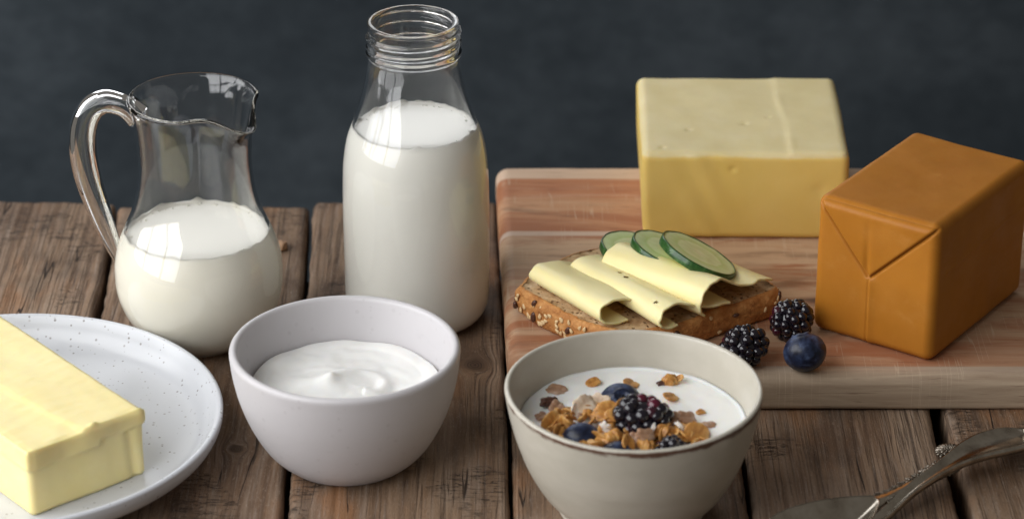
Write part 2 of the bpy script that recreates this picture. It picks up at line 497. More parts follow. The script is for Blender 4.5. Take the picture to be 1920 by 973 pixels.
def m_cuc_peel():
    t = T('cucumber_peel')
    o = t.obj()
    sep = t.n('ShaderNodeSeparateXYZ', {0: o})
    ang = t.math('ARCTAN2', sep.outputs[1], sep.outputs[0])
    n = t.noise(t.n('ShaderNodeCombineXYZ', {0: ang, 1: t.math('MULTIPLY', sep.outputs[2], 30.)}).outputs[0], 9, 3, .6)
    col = t.ramp(n, [(.35, (.012, .050, .010)), (.55, (.026, .085, .018)), (.72, (.075, .16, .045))])
    return t.pbr(col, .28, spec=.5)
M['cuc_peel'] = m_cuc_peel()

def m_blackberry():
    t = T('blackberry_skin')
    r = t.attr('redness', 'Fac')
    col = t.mix(r, (.0075, .005, .010), (.105, .006, .022))
    return t.pbr(col, .16, spec=.55, coat=.3, crough=.08)
M['blackberry'] = m_blackberry()
def m_blueberry():
    t = T('blueberry_skin')
    o = t.obj()
    n = t.noise(o, 170, 4, .6, .5)
    b = t.noise(o, 600, 3, .6)
    f = t.math('ADD', t.math('MULTIPLY', n, .8), t.math('MULTIPLY', b, .2))
    col = t.ramp(f, [(.38, (.006, .008, .020)), (.52, (.018, .028, .066)), (.68, (.070, .105, .20))])
    return t.pbr(col, t.ramp(f, [(.4, .30), (.65, .6)]), spec=.4)
M['blueberry'] = m_blueberry()
M['berry_pit'] = m_plain('blueberry_crown', (.010, .010, .022), .6)

def m_oat(name, c0, c1, c2):
    t = T(name)
    o = t.obj()
    rnd = t.n('ShaderNodeObjectInfo').outputs['Random']
    n = t.noise(t.map(o, (420, 200, 420)), 1.0, 4, .6)
    col = t.ramp(n, [(.3, c0), (.5, c1), (.72, c2)])
    col = t.mix(t.math('MULTIPLY', rnd, .35), col, c0)
    return t.pbr(col, .38, sss=.15, srad=(1, .5, .2), sscale=.002, normal=t.bump(n, .5, .0006), spec=.45)
M['oat'] = m_oat('toasted_oat', (.30, .115, .026), (.58, .285, .070), (.74, .48, .19))
M['oat_pale'] = m_oat('pale_oat', (.52, .38, .25), (.70, .57, .43), (.80, .71, .60))
M['coconut'] = m_oat('coconut_shaving', (.74, .66, .58), (.82, .77, .71), (.86, .84, .80))
M['raisin'] = m_oat('dark_fruit', (.045, .018, .012), (.10, .042, .026), (.19, .10, .07))
M['soaked'] = m_oat('milk_soaked_flake', (.30, .155, .080), (.42, .255, .165), (.58, .44, .35))

def m_silver():
    t = T('tarnished_silver')
    o = t.obj()
    n = t.noise(o, 90, 5, .65)
    col = t.ramp(n, [(.3, (.30, .255, .205)), (.55, (.52, .465, .39)), (.75, (.64, .59, .52))])
    ro = t.ramp(n, [(.3, .30), (.7, .13)])
    return t.pbr(col, ro, metal=1.0, normal=t.bump(t.noise(o, 500, 3), .08, .0005))
M['silver'] = m_silver()
def m_silver_dark():
    t = T('blackened_silver')
    o = t.obj()
    n = t.noise(o, 500, 3, .6)
    col = t.ramp(n, [(.35, (.10, .085, .065)), (.65, (.36, .32, .27))])
    return t.pbr(col, .32, metal=1.0)
M['silver_dark'] = m_silver_dark()

# ------------------------------------------------------------------ setting: backdrop and table
U, Fc = box_surface((1, 1, 1))
mesh('backdrop_wall', U*np.array([2.2, .02, .75]), Fc, M['backdrop'], loc=(0, .62, -.53), smooth=False, kind='structure')

table = empty('wooden_table', (0, 0, 0), label='rustic table of weathered brown planks with dark gaps, under all the dishes', cat='table')
def plank(xl, xr, yb, yf, seed, knots=(), dz=0.0, edge=.0011, back_wob=.004):
    """xl,xr = ((y,x),...) left/right edge lines; dense top sheet with rolled edges, real thickness"""
    ys = np.linspace(yb, yf, 320); nx = 72
    xL = np.interp(-ys, [-a for a, b in xl], [b for a, b in xl]); xR = np.interp(-ys, [-a for a, b in xr], [b for a, b in xr])
    xL = xL+np.array([ns((seed*3.1, y, 0), 30)*edge+ns((seed*3.1, y, 5), 110)*edge*.5+ns((seed*3.1, y, 5), 360)*edge*.25 for y in ys])
    xR = xR+np.array([ns((seed*5.3, y, 9), 30)*edge+ns((seed*5.3, y, 3), 110)*edge*.5+ns((seed*5.3, y, 3), 360)*edge*.25 for y in ys])
    u = np.linspace(0, 1, nx)
    rr = .0028
    V, G, K = [], [], []
    for i, y in enumerate(ys):
        w = xR[i]-xL[i]
        for k in range(nx+4):
            if k < 2: x, z = xL[i], (-.022, -.006)[k]
            elif k >= nx+2: x, z = xR[i], (-.006, -.022)[k-nx-2]
            else:
                # denser near the edges
                uu = u[k-2]; x = xL[i]+w*uu
                e = min(uu, 1-uu)*w
                z = 0.0
                if e < rr: z = -(rr-math.sqrt(max(0, rr*rr-(rr-e)**2)))*.8
                z += ns((x, y, seed*7), 22)*.0006 + ns((x*6, y, seed*7), 26)*.00022
            yy = y
            t = i/(len(ys)-1)
            if i < 26: yy = y+ns((x, seed, 1), 40)*back_wob*(1-i/26)+ns((x, seed, 4), 170)*back_wob*.35*(1-i/26)
            if i < 5 and 2 <= k < nx+2: z -= .0022*((5-i)/5)**2
            psi, kk = x, 0.0
            for (kx, ky, kr, ex) in knots:
                dx, dy = x-kx, (yy-ky)/ex
                rho = (math.hypot(dx, dy)+1e-6)*(1+.22*ns((math.atan2(dy, dx), kx*50, 1), 1.3))
                if rho > kr: psi -= dx*(kr/rho)**2*math.exp(-(rho-kr)/(kr*3.5))
                else: psi = kx+(psi-kx)*.05; kk = max(kk, 1-rho/kr)
            V.append((x, yy, z+dz)); G.append((psi, yy, seed*1.7)); K.append(kk)
    n2 = nx+4
    Fq = grid_faces(len(ys), n2).tolist()
    Fq.append(tuple(range(n2))[::1]); Fq.append(tuple((len(ys)-1)*n2+k for k in range(n2))[::-1])
    o = mesh('plank', V, [f for f in Fq], M['wood'], table, attrs={'grain': ('FLOAT_VECTOR', G), 'knot': ('FLOAT', K)})
    return o
YB, YF = .0715, -.42
plank(((.08, -.405), (-.5, -.405)), ((.08, -.3035), (-.5, -.3035)), .071, YF, 1)
plank(((.08, -.3015), (-.5, -.3)), ((.08, -.2075), (-.005, -.2035), (-.06, -.2018), (-.5, -.199)), .0705, YF, 2, (), .0006)
plank(((.08, -.2062), (-.005, -.2005), (-.06, -.1985), (-.5, -.1945)), ((.08, -.1062), (-.04, -.1027), (-.22, -.0993), (-.5, -.0935)), .0665, YF, 3, ((-.1228, -.1916, .0042, 1.15),), 0)
plank(((.08, -.1035), (-.04, -.1000), (-.22, -.0966), (-.5, -.0912)), ((.08, -.0085), (-.04, -.0052), (-.17, -.0022), (-.5, .0016)), .0705, YF, 4, ((-.0175, -.1130, .0062, 1.35),), .0004)
plank(((.08, -.0066), (-.04, -.0028), (-.17, -.0002), (-.5, .0034)), ((.08, .101), (-.2, .1015), (-.5, .100)), .070, YF, 5, ((.042, -.352, .006, 1.4),), 0)
plank(((.08, .1035), (-.2, .1040), (-.5, .1025)), ((.08, .190), (-.187, .1902), (-.25, .1918), (-.5, .193)), .0705, YF, 6, (), .0003)
plank(((.08, .1965), (-.187, .1968), (-.25, .1985), (-.5, .200)), ((.08, .300), (-.5, .300)), .070, YF, 7, (), .0008)
plank(((.08, .3025), (-.5, .3025)), ((.08, .405), (-.5, .405)), .070, YF, 8)
P, N, Fc = rbox((.405, .20, .011), .002, (12, 8, 2))
mesh('batten', P+np.array([0, -.178, -.0335]), Fc, m_plain('shadowed_wood', (.030, .020, .015), .9), table)

# small splinter beside the jug
U, Fc = box_surface((8, 8, 8))
Ud = U/np.linalg.norm(U, axis=1)[:, None]
P = Ud*np.array([.0028, .0045, .0026]); P = P*(1+.45*nsv(Ud, 1.6, 3.3)[:, None]); P[:, 2] = np.maximum(P[:, 2], -.001)
mesh('wood_splinter', P, Fc, m_plain('splinter_wood', (.34, .20, .11), .7), loc=(-.1165, .0125, .0012),
     label='small pale raised wood splinter on the plank just right of the glass jug', cat='splinter')

# ------------------------------------------------------------------ cutting board
def build_board():
    BL, FL = np.array([-.0085, .0745]), np.array([-.0015, -.1585])
    xr, h, r = .36, .0175, .0062
    pts = []
    # outline with rounded corners, counter-clockwise from front-left
    def corner(c, a0, rad):
        for a in np.linspace(a0, a0+math.pi/2, 9): pts.append((c[0]+rad*math.cos(a), c[1]+rad*math.sin(a)))
    rc = .007
    # sample along edges too for a faint waviness
    outl = []
    def edge(a, b, n):
        for t in np.linspace(0, 1, n, endpoint=False): outl.append(np.array(a)*(1-t)+np.array(b)*t)
    def arc(c, a0, rad):
        for a in np.linspace(a0, a0+math.pi/2, 8, endpoint=False): outl.append(np.array([c[0]+rad*math.cos(a), c[1]+rad*math.sin(a)]))
    arc((FL[0]+rc, FL[1]+rc), math.pi, rc)
    edge((FL[0]+rc, FL[1]), (xr-rc, FL[1]), 60)
    arc((xr-rc, FL[1]+rc), -math.pi/2, rc)
    edge((xr, FL[1]+rc), (xr, BL[1]-rc), 30)
    arc((xr-rc, BL[1]-rc), 0, rc)
    edge((xr-rc, BL[1]), (BL[0]+rc, BL[1]), 60)
    arc((BL[0]+rc, BL[1]-rc), math.pi/2, rc)
    edge((BL[0], BL[1]-rc), (FL[0], FL[1]+rc), 30)
    O = np.array(outl); n = len(O)
    Tn = np.roll(O, -1, 0)-np.roll(O, 1, 0); Tn /= np.linalg.norm(Tn, axis=1)[:, None]
    Nn = np.stack([Tn[:, 1], -Tn[:, 0]], 1)
    O = O+Nn*np.array([ns((p[0], p[1], 1), 60)*.0004 for p in O])[:, None]
    rings = []
    for a in np.linspace(-math.pi/2, 0, 5): rings.append((.0025*(1-math.cos(a)), .0025+.0025*math.sin(a)))
    for a in np.linspace(0, math.pi/2, 9): rings.append((r*(1-math.cos(a)), h-r+r*math.sin(a)))
    V = []
    for ins, z in rings:
        q = O-Nn*ins
        V += [(p[0], p[1], z) for p in q]
    Fq = grid_faces(len(rings), n, close_v=True, flip=True).tolist()
    # top: fan of inset rings to the middle line
    last = (len(rings)-1)*n
    Fq.append(tuple(range(last, last+n)))
    Fq.append(tuple(range(n))[::-1])
    V = np.array(V)
    V[:, 2] += 0.0009
    return V, Fq
V, Fc = build_board()
me_b = mesh('cutting_board', V, Fc, M['board'], label='thick wooden cutting board of pinkish brown staves with a rounded pale front edge', cat='cutting board')
for p in me_b.data.polygons:
    if len(p.vertices) > 4: p.use_smooth = False
BT = .0184   # board top

# ------------------------------------------------------------------ milk bottle
bot_prof = [(.0245, .0), (.0300, .0015), (.0333, .0058), (.0345, .012), (.0347, .03), (.0348, .055), (.0345, .072), (.0338, .083), (.0319, .0935), (.0284, .103), (.0254, .112), (.0235, .120), (.0218, .128), (.0211, .1325)]
bp = crom(bot_prof, 5)
BX, BY = -.0456, -.0609
def rout(prof, z):
    return np.interp(z, prof[:, 1], prof[:, 0])
def build_bottle():
    wall = .0017
    neck = [(.02115, z) for z in np.linspace(.1333, .1500, 34)]
    lip = [(.0213-.0012*(1-math.cos(a))*.9, .1504+.0012*math.sin(a)) for a in np.linspace(0, math.pi/2, 5)]
    top_in = [(.0186+.0010*(1-math.sin(a)), .1504+.0012*math.cos(a)-.0) for a in np.linspace(.2, math.pi/2, 4)]
    outer = [(0, .0012), (.020, .0012), (.0225, .0003)]+[tuple(p) for p in bp]+neck+lip
    inner = []
    for z in np.linspace(.1490, .004, 70):
        inner.append((max(.0186 if z > .131 else 0, rout(bp, z)-wall) if z < .1325 else .0186, z))
    inner = [(min(r, .0186+max(0, (.1325-z))*.30) if z > .118 else r, z) for r, z in inner]
    inner += [(.030, .0034), (.024, .0030), (0, .0030)]
    prof = outer+top_in+inner
    V, Fq, idx = lathe(prof, 144)
    th = np.arctan2(V[:, 1], V[:, 0]); rad = np.hypot(V[:, 0], V[:, 1]); z = V[:, 2]
    isout = (idx >= 3+len(bp)) & (idx < 3+len(bp)+len(neck))
    def bead(d, w): return np.where(np.abs(d) < w, np.cos(d/w*np.pi/2)**1.5, 0)
    add = .0013*bead(z-.1362, .0021)
    # two turns of a helical thread, faded at its ends
    for base in (.1395, .1445):
        ph = (th+np.pi*1.15) % (2*np.pi)
        zc = base+ph/(2*np.pi)*.0042-.0006
        fade = np.clip(np.minimum(ph, 2*np.pi-ph)/.5, 0, 1)
        add = np.maximum(add, .00125*bead(z-zc, .0017)*fade*(zc < .1492))
    rad2 = rad+np.where(isout, add, 0)
    V[:, 0] *= np.where(rad > 0, rad2/np.maximum(rad, 1e-9), 1); V[:, 1] *= np.where(rad > 0, rad2/np.maximum(rad, 1e-9), 1)
    return V, Fq
V, Fc = build_bottle()
mesh('milk_bottle', V, Fc, M['glass'], loc=(BX, BY, .0006), label='clear glass milk bottle with open screw-thread neck, standing behind the white bowl', cat='bottle')
LV = .0995
def froth(V, Fc, rl, z, n, seed):
    r_ = np.random.default_rng(seed)
    U, Fs = box_surface((3, 3, 3)); D = U/np.linalg.norm(U, axis=1)[:, None]
    V, Fc = [np.asarray(V)], [tuple(f) for f in Fc]; off = len(V[0])
    for k in range(n):
        a = r_.normal(1.4, 1.1); s = r_.uniform(.00030, .00075); q = rl-.0030-abs(r_.normal(0, .0013))
        V.append(D*s*np.array([1, 1, .7])+np.array([q*math.cos(a), q*math.sin(a), z-.0008]))
        Fc += [tuple(np.array(f)+off) for f in Fs]; off += len(D)
    return np.vstack(V), Fc
zs = np.linspace(.0042, LV-.0022, 60)
pr = [(0, .0026), (.024, .0026), (.0305, .0031)]+[(rout(bp, z)-.0009, z) for z in zs]
rl = rout(bp, LV)
pr += [(rl-.0007, LV-.0009), (rl-.0009, LV), (rl-.0022, LV-.0006), (rl-.0042, LV-.0010), (rl*.5, LV-.0011), (0, LV-.0011)]
V, Fc, _ = lathe(pr, 128)
# milk film left on the glass: a ragged upper edge
sel = np.abs(V[:, 2]-LV) < 1e-6
ang = np.arctan2(V[:, 1], V[:, 0])
V[sel, 2] += np.array([max(0, ns((math.cos(a)*2, math.sin(a)*2, 1), 3)+.2)*.0022 for a in ang[sel]])
V, Fc = froth(V, Fc, rl, LV, 30, 11)
mesh('bottle_milk', V, Fc, M['milk'], loc=(BX, BY, .0006), label='white milk filling the tall glass bottle up to its shoulder', cat='milk')

# ------------------------------------------------------------------ glass jug
JX, JY = -.1474, -.0860
sph = [(math.sqrt(.0394**2-(.0338-z)**2), z) for z in np.linspace(.0006, .0338, 12)]
jp = crom([(.0196, 0.0)]+sph+[(.0392, .041), (.0374, .0495), (.0340, .0585), (.0304, .0668), (.0279, .0765), (.0266, .0870), (.0263, .0950), (.0269, .1055), (.0284, .1155), (.0301, .1222)], 4)
def build_jug():
    wall = .0017
    lip = [(.0304+.0009*math.sin(a)*.6-.0012*(1-math.cos(a))*.5, .1228+.0009*(1-math.cos(a))*.8) for a in np.linspace(.2, math.pi*.95, 7)]
    outer = [(0, .0016), (.016, .0014), (.0185, .0002)]+[tuple(p) for p in jp]+lip
    inner = [(rout(jp, z)-wall, z) for z in np.linspace(.1222, .0075, 80)]
    inner += [(.026, .0055), (.018, .0046), (0, .0044)]
    V, Fq, idx = lathe(outer+inner, 160)
    th = np.arctan2(V[:, 1], V[:, 0]); z = V[:, 2]
    d = (th-R(-42)+np.pi) % (2*np.pi)-np.pi
    k = np.clip((z-.098)/.026, 0, 1)**2.2
    sp = np.exp(-(d/R(15))**2)
    side = np.exp(-((np.abs(d)-R(36))/R(16))**2)
    rr = np.hypot(V[:, 0], V[:, 1]); s = (rr+k*(.0088*sp-.0012*side))/np.maximum(rr, 1e-9)
    s = np.where(rr > 1e-6, s, 1)
    V[:, 0] *= s; V[:, 1] *= s
    V[:, 2] += k*(-.0062*np.exp(-(d/R(19))**2)+.0010*side)
    V[:, 0] += .0012*np.clip((z-.06)/.06, 0, 1)
    return V, Fq
jug = empty('glass_jug', (JX, JY, .0006), label='small clear glass jug with a looped handle and pouring lip, behind the butter plate', cat='jug')
V, Fc = build_jug()
mesh('body', V, Fc, M['glass'], jug)
hd = np.array([math.cos(R(168)), math.sin(R(168))])
hpts = [(.0252, .1118, .0066), (.0298, .1156, .0058), (.0350, .1178, .0056), (.0420, .1182, .0062), (.0486, .1137, .0067), (.0527, .1047, .0070), (.0538, .0930, .0070), (.0524, .0800, .0067), (.0490, .0665, .0061), (.0450, .0535, .0051), (.0412, .0430, .0038), (.0390, .0365, .0027)]
hc = crom(hpts, 8)
path = np.stack([hc[:, 0]*hd[0], hc[:, 0]*hd[1], hc[:, 1]], 1)
V, Fc = tube(path, hc[:, 2], 28, squash=(1.05, .92))
mesh('handle', V, Fc, M['glass'], jug)
JL = .0572
zs = np.linspace(.0075, JL-.0022, 60)
pr = [(0, .0040), (.018, .0042), (.0268, .0052)]+[(rout(jp, z)-.0009, z) for z in zs]
rl = rout(jp, JL)
pr += [(rl-.0007, JL-.0009), (rl-.0010, JL), (rl-.0024, JL-.0006), (rl-.0046, JL-.0010), (rl*.5, JL-.0011), (0, JL-.0011)]
V, Fc, _ = lathe(pr, 128)
sel = np.abs(V[:, 2]-JL) < 1e-6
ang = np.arctan2(V[:, 1], V[:, 0])
V[sel, 2] += np.array([max(0, ns((math.cos(a)*2, math.sin(a)*2, 7), 3)+.2)*.0024 for a in ang[sel]])
V, Fc = froth(V, Fc, rl, JL, 26, 12)
mesh('jug_cream', V, Fc, M['cream'], loc=(JX, JY, .0006), label='ivory cream half filling the round belly of the small glass jug', cat='cream')

# ------------------------------------------------------------------ plate and butter
PX, PY = -.2262, -.1960
pl = [(0, .0022), (.060, .0020), (.064, .0), (.069, .0), (.071, .0018), (.080, .0040), (.0900, .0068), (.0955, .0105), (.0978, .0145), (.0984, .0178), (.0980, .0190), (.0968, .0194), (.0955, .0188), (.0940, .0165), (.0918, .0128), (.0880, .0093), (.0820, .0074), (.0700, .0066), (.040, .0064), (0, .0064)]
q = crom(pl, 5); q[0, 0] = 0; q[-1, 0] = 0
V, Fc, _ = lathe(q, 160)
mesh('side_plate', V, Fc, M['plate'], loc=(PX, PY, .0006), label='white speckled stoneware plate with upright rim, carrying the butter', cat='plate')

def build_butter():
    half = np.array([.0290, .064, .0165])
    P, N, Fq = rbox(half, .0028, (74, 150, 46))
    L = P/half
    top = np.clip((P[:, 2]-.004)/.012, 0, 1)
    n1 = nsv(P*np.array([1, .5, 1]), 55, 2.2, 2); n2 = nsv(P*np.array([1, 2.4, 1]), 130, 5.5, 2)
    D = .0004*n1+.00010*n2*(P[:, 2] > .012)
    # top slab: thick smear hanging over front (-y) face with a wavy lower edge
    fy = (N[:, 1] < -.5); lx = (N[:, 0] < -.5)
    edge_z = .0065+.0016*np.array([ns((p[0], 1, 2), 60) for p in P])+np.where(P[:, 0] > .006, .0030, 0)
    over = 1/(1+np.exp(-(P[:, 2]-edge_z)/.00035))
    D += np.where(fy, (.0010+.0006*np.sin(P[:, 0]*210+1)+.0003*n1)*over, 0)
    D += np.where(lx, .0006*over, 0)
    # tall folded dent on the right front corner
    cr = np.exp(-((P[:, 0]-.0215+.10*(P[:, 2]-.0))/.0022)**2)*(P[:, 2] < .008)
    D += np.where(fy, -.0012*cr, 0)
    P2 = P+N*D[:, None]
    # smear on the top: a paler scraped band to the left with a raised edge
    tp = N[:, 2] > .6
    band = 1/(1+np.exp((P[:, 0]+.004+.12*(P[:, 1]+.05)-.0025*np.array([ns((0, p[1], 3), 60) for p in P]))/.0006))
    P2[:, 2] += np.where(tp, -.0008*band, 0)
    ridge = np.array([ns((p[0]*.5+p[1]*.35, p[1]*2.2, 6), 110) for p in P])
    P2[:, 2] += np.where(tp, .00016*ridge, 0)
    # front top edge lumps
    lump = np.exp(-((P[:, 0]-.004)/.0018)**2-((P[:, 1]+.063)/.0016)**2)
    P2[:, 2] += .0012*lump*tp
    P2[:, 2] += half[2]
    # slump: base a bit narrower
    return P2, Fq
V, Fc = build_butter()
ax = np.array([-.640, .768]); ac = np.array([.768, .640])
mid = np.array([-.2030, -.2640])+ac*.0290+ax*.064
mesh('butter_block', V, Fc, M['butter'], loc=(mid[0], mid[1], .0068), rot=(0, 0, math.atan2(ac[1], ac[0])),
     label='yellow block of butter with a smeared top lying on the speckled plate', cat='butter')

# ------------------------------------------------------------------ white bowl with sour cream
WX, WY = -.0728, -.1988
wo = [(.0255, 0), (.0288, .0010), (.0362, .0085), (.0424, .0195), (.0468, .0315), (.0492, .0425), (.0503, .0520)]
lipw = [(.0503-.0019+.0019*math.cos(a), .0528+.0019*math.sin(a)) for a in np.linspace(.1, math.pi-.15, 9)]
wi = [(.0457, .0480), (.0440, .0400), (.0410, .0300), (.0350, .0180), (.0270, .0090), (.0150, .0055), (0, .0050)]
pr = [(0, .0012), (.0235, .0012), (.0245, .0001)]+[tuple(p) for p in crom(wo, 6)]+lipw+[tuple(p) for p in crom([lipw[-1]]+wi, 6)][1:]
pr[-1] = (0, pr[-1][1])
V, Fc, _ = lathe(pr, 160)
V[:, 0] *= 1+.004*np.cos(2*np.arctan2(V[:, 1], V[:, 0])+.6)
mesh('white_bowl', V, Fc, M['white_ceramic'], loc=(WX, WY, .0006), label='matt white ceramic bowl holding smooth sour cream, in front of the milk bottle', cat='bowl')

def disc_grid(rad, nr, nt, hfun):
    V = [(0, 0, hfun(0., 0.))]
    for i in range(1, nr+1):
        r = rad*(i/nr)
        for t in np.linspace(0, 2*np.pi, nt, endpoint=False):
            x, y = r*math.cos(t), r*math.sin(t); V.append((x, y, hfun(x, y)))
    Fq = [(0, 1+j, 1+(j+1) % nt) for j in range(nt)]
    for i in range(nr-1):
        a, b = 1+i*nt, 1+(i+1)*nt
        Fq += [(a+j, b+j, b+(j+1) % nt, a+(j+1) % nt) for j in range(nt)]
    return V, Fq
def close_bottom(V, Fq, nt, depth_pts):
    """add skirt rings (r,z) below the last ring and a pole"""
    base = len(V)-nt
    th = np.linspace(0, 2*np.pi, nt, endpoint=False)
    for r, z in depth_pts:
        s = len(V)
        V += [(r*math.cos(t), r*math.sin(t), z) for t in th]
        Fq += [(base+j, s+j, s+(j+1) % nt, base+(j+1) % nt) for j in range(nt)]
        base = s
    V.append((0, 0, depth_pts[-1][1])); c = len(V)-1
    Fq += [(c, base+(j+1) % nt, base+j) for j in range(nt)]
    return np.array(V), Fq
def h_cream(x, y):
    r = math.hypot(x, y)
    px, py = -.0062, -.0025
    dx, dy = x-px, y-py
    d = math.hypot(dx, dy)
    z = .0040*math.exp(-(d/.0150)**2)+.0030*math.exp(-(d/.0046)**1.5)
    z -= .0007*math.exp(-(((dx-.003)/.0035)**2+((dy+.0015)/.003)**2))
    # spoon swirl: spiral ridge to the right of the peak
    cx, cy = .0085, -.004
    a = math.atan2(y-cy, x-cx); q = math.hypot(x-cx, y-cy)
    rs = .0085+.0022*a
    z += .0013*math.exp(-((q-rs)/.0032)**2)*(1 if a > -1.6 else .3)*min(1, max(0, (math.pi-abs(a))/.8))
    z += .0008*ns((x, y, 1), 70)+.0003*ns((x, y, 4), 190)
    z -= .0016*math.exp(-(((x-.021)/.006)**2+((y+.006)/.004)**2))
    z += .0012*max(0, (r-.034)/.008)
    th = math.atan2(y, x)
    return z*min(1, max(0, (.0405-r)/.006)+.25)+.0008*ns((math.cos(th)*2.4, math.sin(th)*2.4, 9), 1.2)*min(1, max(0, (r-.030)/.009))
V, Fc = disc_grid(.0415, 70, 160, h_cream)
V, Fc = close_bottom(V, Fc, 160, [(.0412, -.004), (.036, -.012), (.026, -.022), (.012, -.027)])
mesh('sour_cream', V, Fc, M['sour_cream'], loc=(WX, WY, .0362), label='thick white sour cream with a swirled peak, filling the matt white bowl', cat='sour cream')

# ------------------------------------------------------------------ granola bowl
GX, GY = .0513, -.2459
go = [(.0310, 0), (.0316, .0012), (.0316, .0030), (.0328, .0048), (.0385, .0112), (.0446, .0220), (.0495, .0345), (.0525, .0460), (.0541, .0545)]
lipg = [(.0545-.0013+.0013*math.cos(a), .0571+.0013*math.sin(a)) for a in np.linspace(-.4, math.pi-.1, 11)]
gi = [(.0510, .0535), (.0495, .0470), (.0470, .0390), (.0430, .0290), (.0360, .0170), (.0250, .0085), (.012, .0060), (0, .0058)]
cg = crom(go, 6)
pr = [(0, .0030), (.027, .0030), (.0285, .0001)]+[tuple(p) for p in cg]+lipg+[tuple(p) for p in crom([lipg[-1]]+gi, 6)][1:]
pr[-1] = (0, pr[-1][1])
V, Fc, idx = lathe(pr, 176)
k0 = 3+len(cg)
paint_prof = np.zeros(len(pr))
for k, val in ((k0-1, .40), (k0, .76), (k0+1, .88), (k0+2, .70), (k0+3, .34), (k0+4, .05), (k0+9, .18), (k0+10, .22), (k0+11, .08)): paint_prof[k] = val
paint = paint_prof[idx]
th = np.arctan2(V[:, 1], V[:, 0])
paint = paint*(.86+.22*np.cos(th+.5)+.12*nsv(np.stack([np.cos(th), np.sin(th), 0*th], 1), 5))
V[:, 0] *= 1+.005*np.cos(2*th+1.2); V[:, 1] *= 1-.003*np.cos(2*th+1.2)
V[:, 2] += .0005*np.cos(2*th)*(V[:, 2] > .03)
mesh('granola_bowl', V, Fc, M['gbowl'], loc=(GX, GY+.001, .0014), attrs={'paint': ('FLOAT', paint)},
     label='cream stoneware bowl with a thin brown rim, holding yogurt, granola and berries', cat='bowl')
GZ = .0436
def h_yog(x, y):
    r = math.hypot(x, y)
    return .0004*ns((x, y, 2), 60)+.0002*ns((x, y, 8), 170)+.0007*max(0, (r-.0462)/.0018)
V, Fc = disc_grid(.0482, 50, 160, h_yog)
V, Fc = close_bottom(V, Fc, 160, [(.0480, -.004), (.0425, -.015), (.035, -.026), (.018, -.0345)])
mesh('yogurt', V, Fc, M['yogurt'], loc=(GX, GY, GZ), label='runny white yogurt under the granola in the brown-rimmed bowl', cat='yogurt')

# ------------------------------------------------------------------ flakes
def flake_mesh(name, seed, a, b, c, mat, curl=.42, crease=.6, rough=.10, torn=.0):
    U, Fq = box_surface((14, 14, 6))
    D = U/np.linalg.norm(U, axis=1)[:, None]
    ang = np.arctan2(D[:, 1], D[:, 0])
    rad = 1+rough*nsv(np.stack([np.cos(ang), np.sin(ang), np.full_like(ang, seed)], 1), 1.6, seed)
    if torn: rad *= 1+torn*nsv(np.stack([np.cos(ang), np.sin(ang), np.full_like(ang, seed+4)], 1), 4.0, seed)
    P = np.stack([np.sign(D[:, 0])*np.abs(D[:, 0])**.8*a*rad, np.sign(D[:, 1])*np.abs(D[:, 1])**.8*b*rad, D[:, 2]*c], 1)
    y = P[:, 1]/b
    P[:, 2] += -crease*c*np.exp(-(y/.16)**2)*(D[:, 2] > 0)
    P[:, 2] += curl*b*(y**2)*.6 + curl*.5*a*(P[:, 0]/a)**2*math.sin(seed*2.3)
    P *= (1+(.05 if torn == 0 else .14)*nsv(P, 420, seed))[:, None]
    me = bpy.data.meshes.new(name)
    me.from_pydata(P.tolist(), [], [tuple(f) for f in Fq])
    me.polygons.foreach_set('use_smooth', [True]*len(me.polygons)); me.materials.append(mat); me.update()
    return me
OATS = [flake_mesh('oat_flake', s, *dims, M['oat']) for s, dims in enumerate([(.0044, .0032, .0008), (.0038, .0030, .0009), (.0048, .0029, .0008), (.0034, .0027, .0010), (.0042, .0034, .0007), (.0028, .0019, .0013)])]
CLUMP = [flake_mesh('granola_clump', 11+s, .0036, .0030, .0026, M['oat'], 0, .3, .5, .25) for s in range(3)]
PALE = [flake_mesh('rolled_oat', 21+s, .0054, .0042, .0008, M['oat_pale'], .35, .4, .18, .12) for s in range(2)]
COCO = [flake_mesh('coconut_shaving', 31+s, *d, M['coconut'], .6, .2, .3, .3) for s, d in enumerate([(.0048, .0022, .0006), (.0026, .0009, .0006), (.0040, .0030, .0006)])]
RAIS = [flake_mesh('dried_fruit', 41+s, .0042, .0026, .0020, M['raisin'], .1, .5, .35, .3) for s in range(2)]
SOAK = [flake_mesh('soaked_flake', 51+s, .0042, .0032, .0012, M['soaked'], .3, .4, .2, .08) for s in range(2)]
def put(name, me, x, y, z, rx=0., ry=0., rz=0., s=1., label=None, cat=None, group=None):
    o = bpy.data.objects.new(name, me); COL.objects.link(o)
    if z-GZ > .0014 and group is None: y -= 1.9*(z-GZ)
    o.location = (x, y, z); o.rotation_euler = (rx, ry, rz); o.scale = (s, s, s)
    return tag(o, label, cat, group)
OG = 'toasted oat flakes heaped on the yogurt'
OL = 'golden toasted oat flake in the granola heap on the white yogurt'
Z = GZ
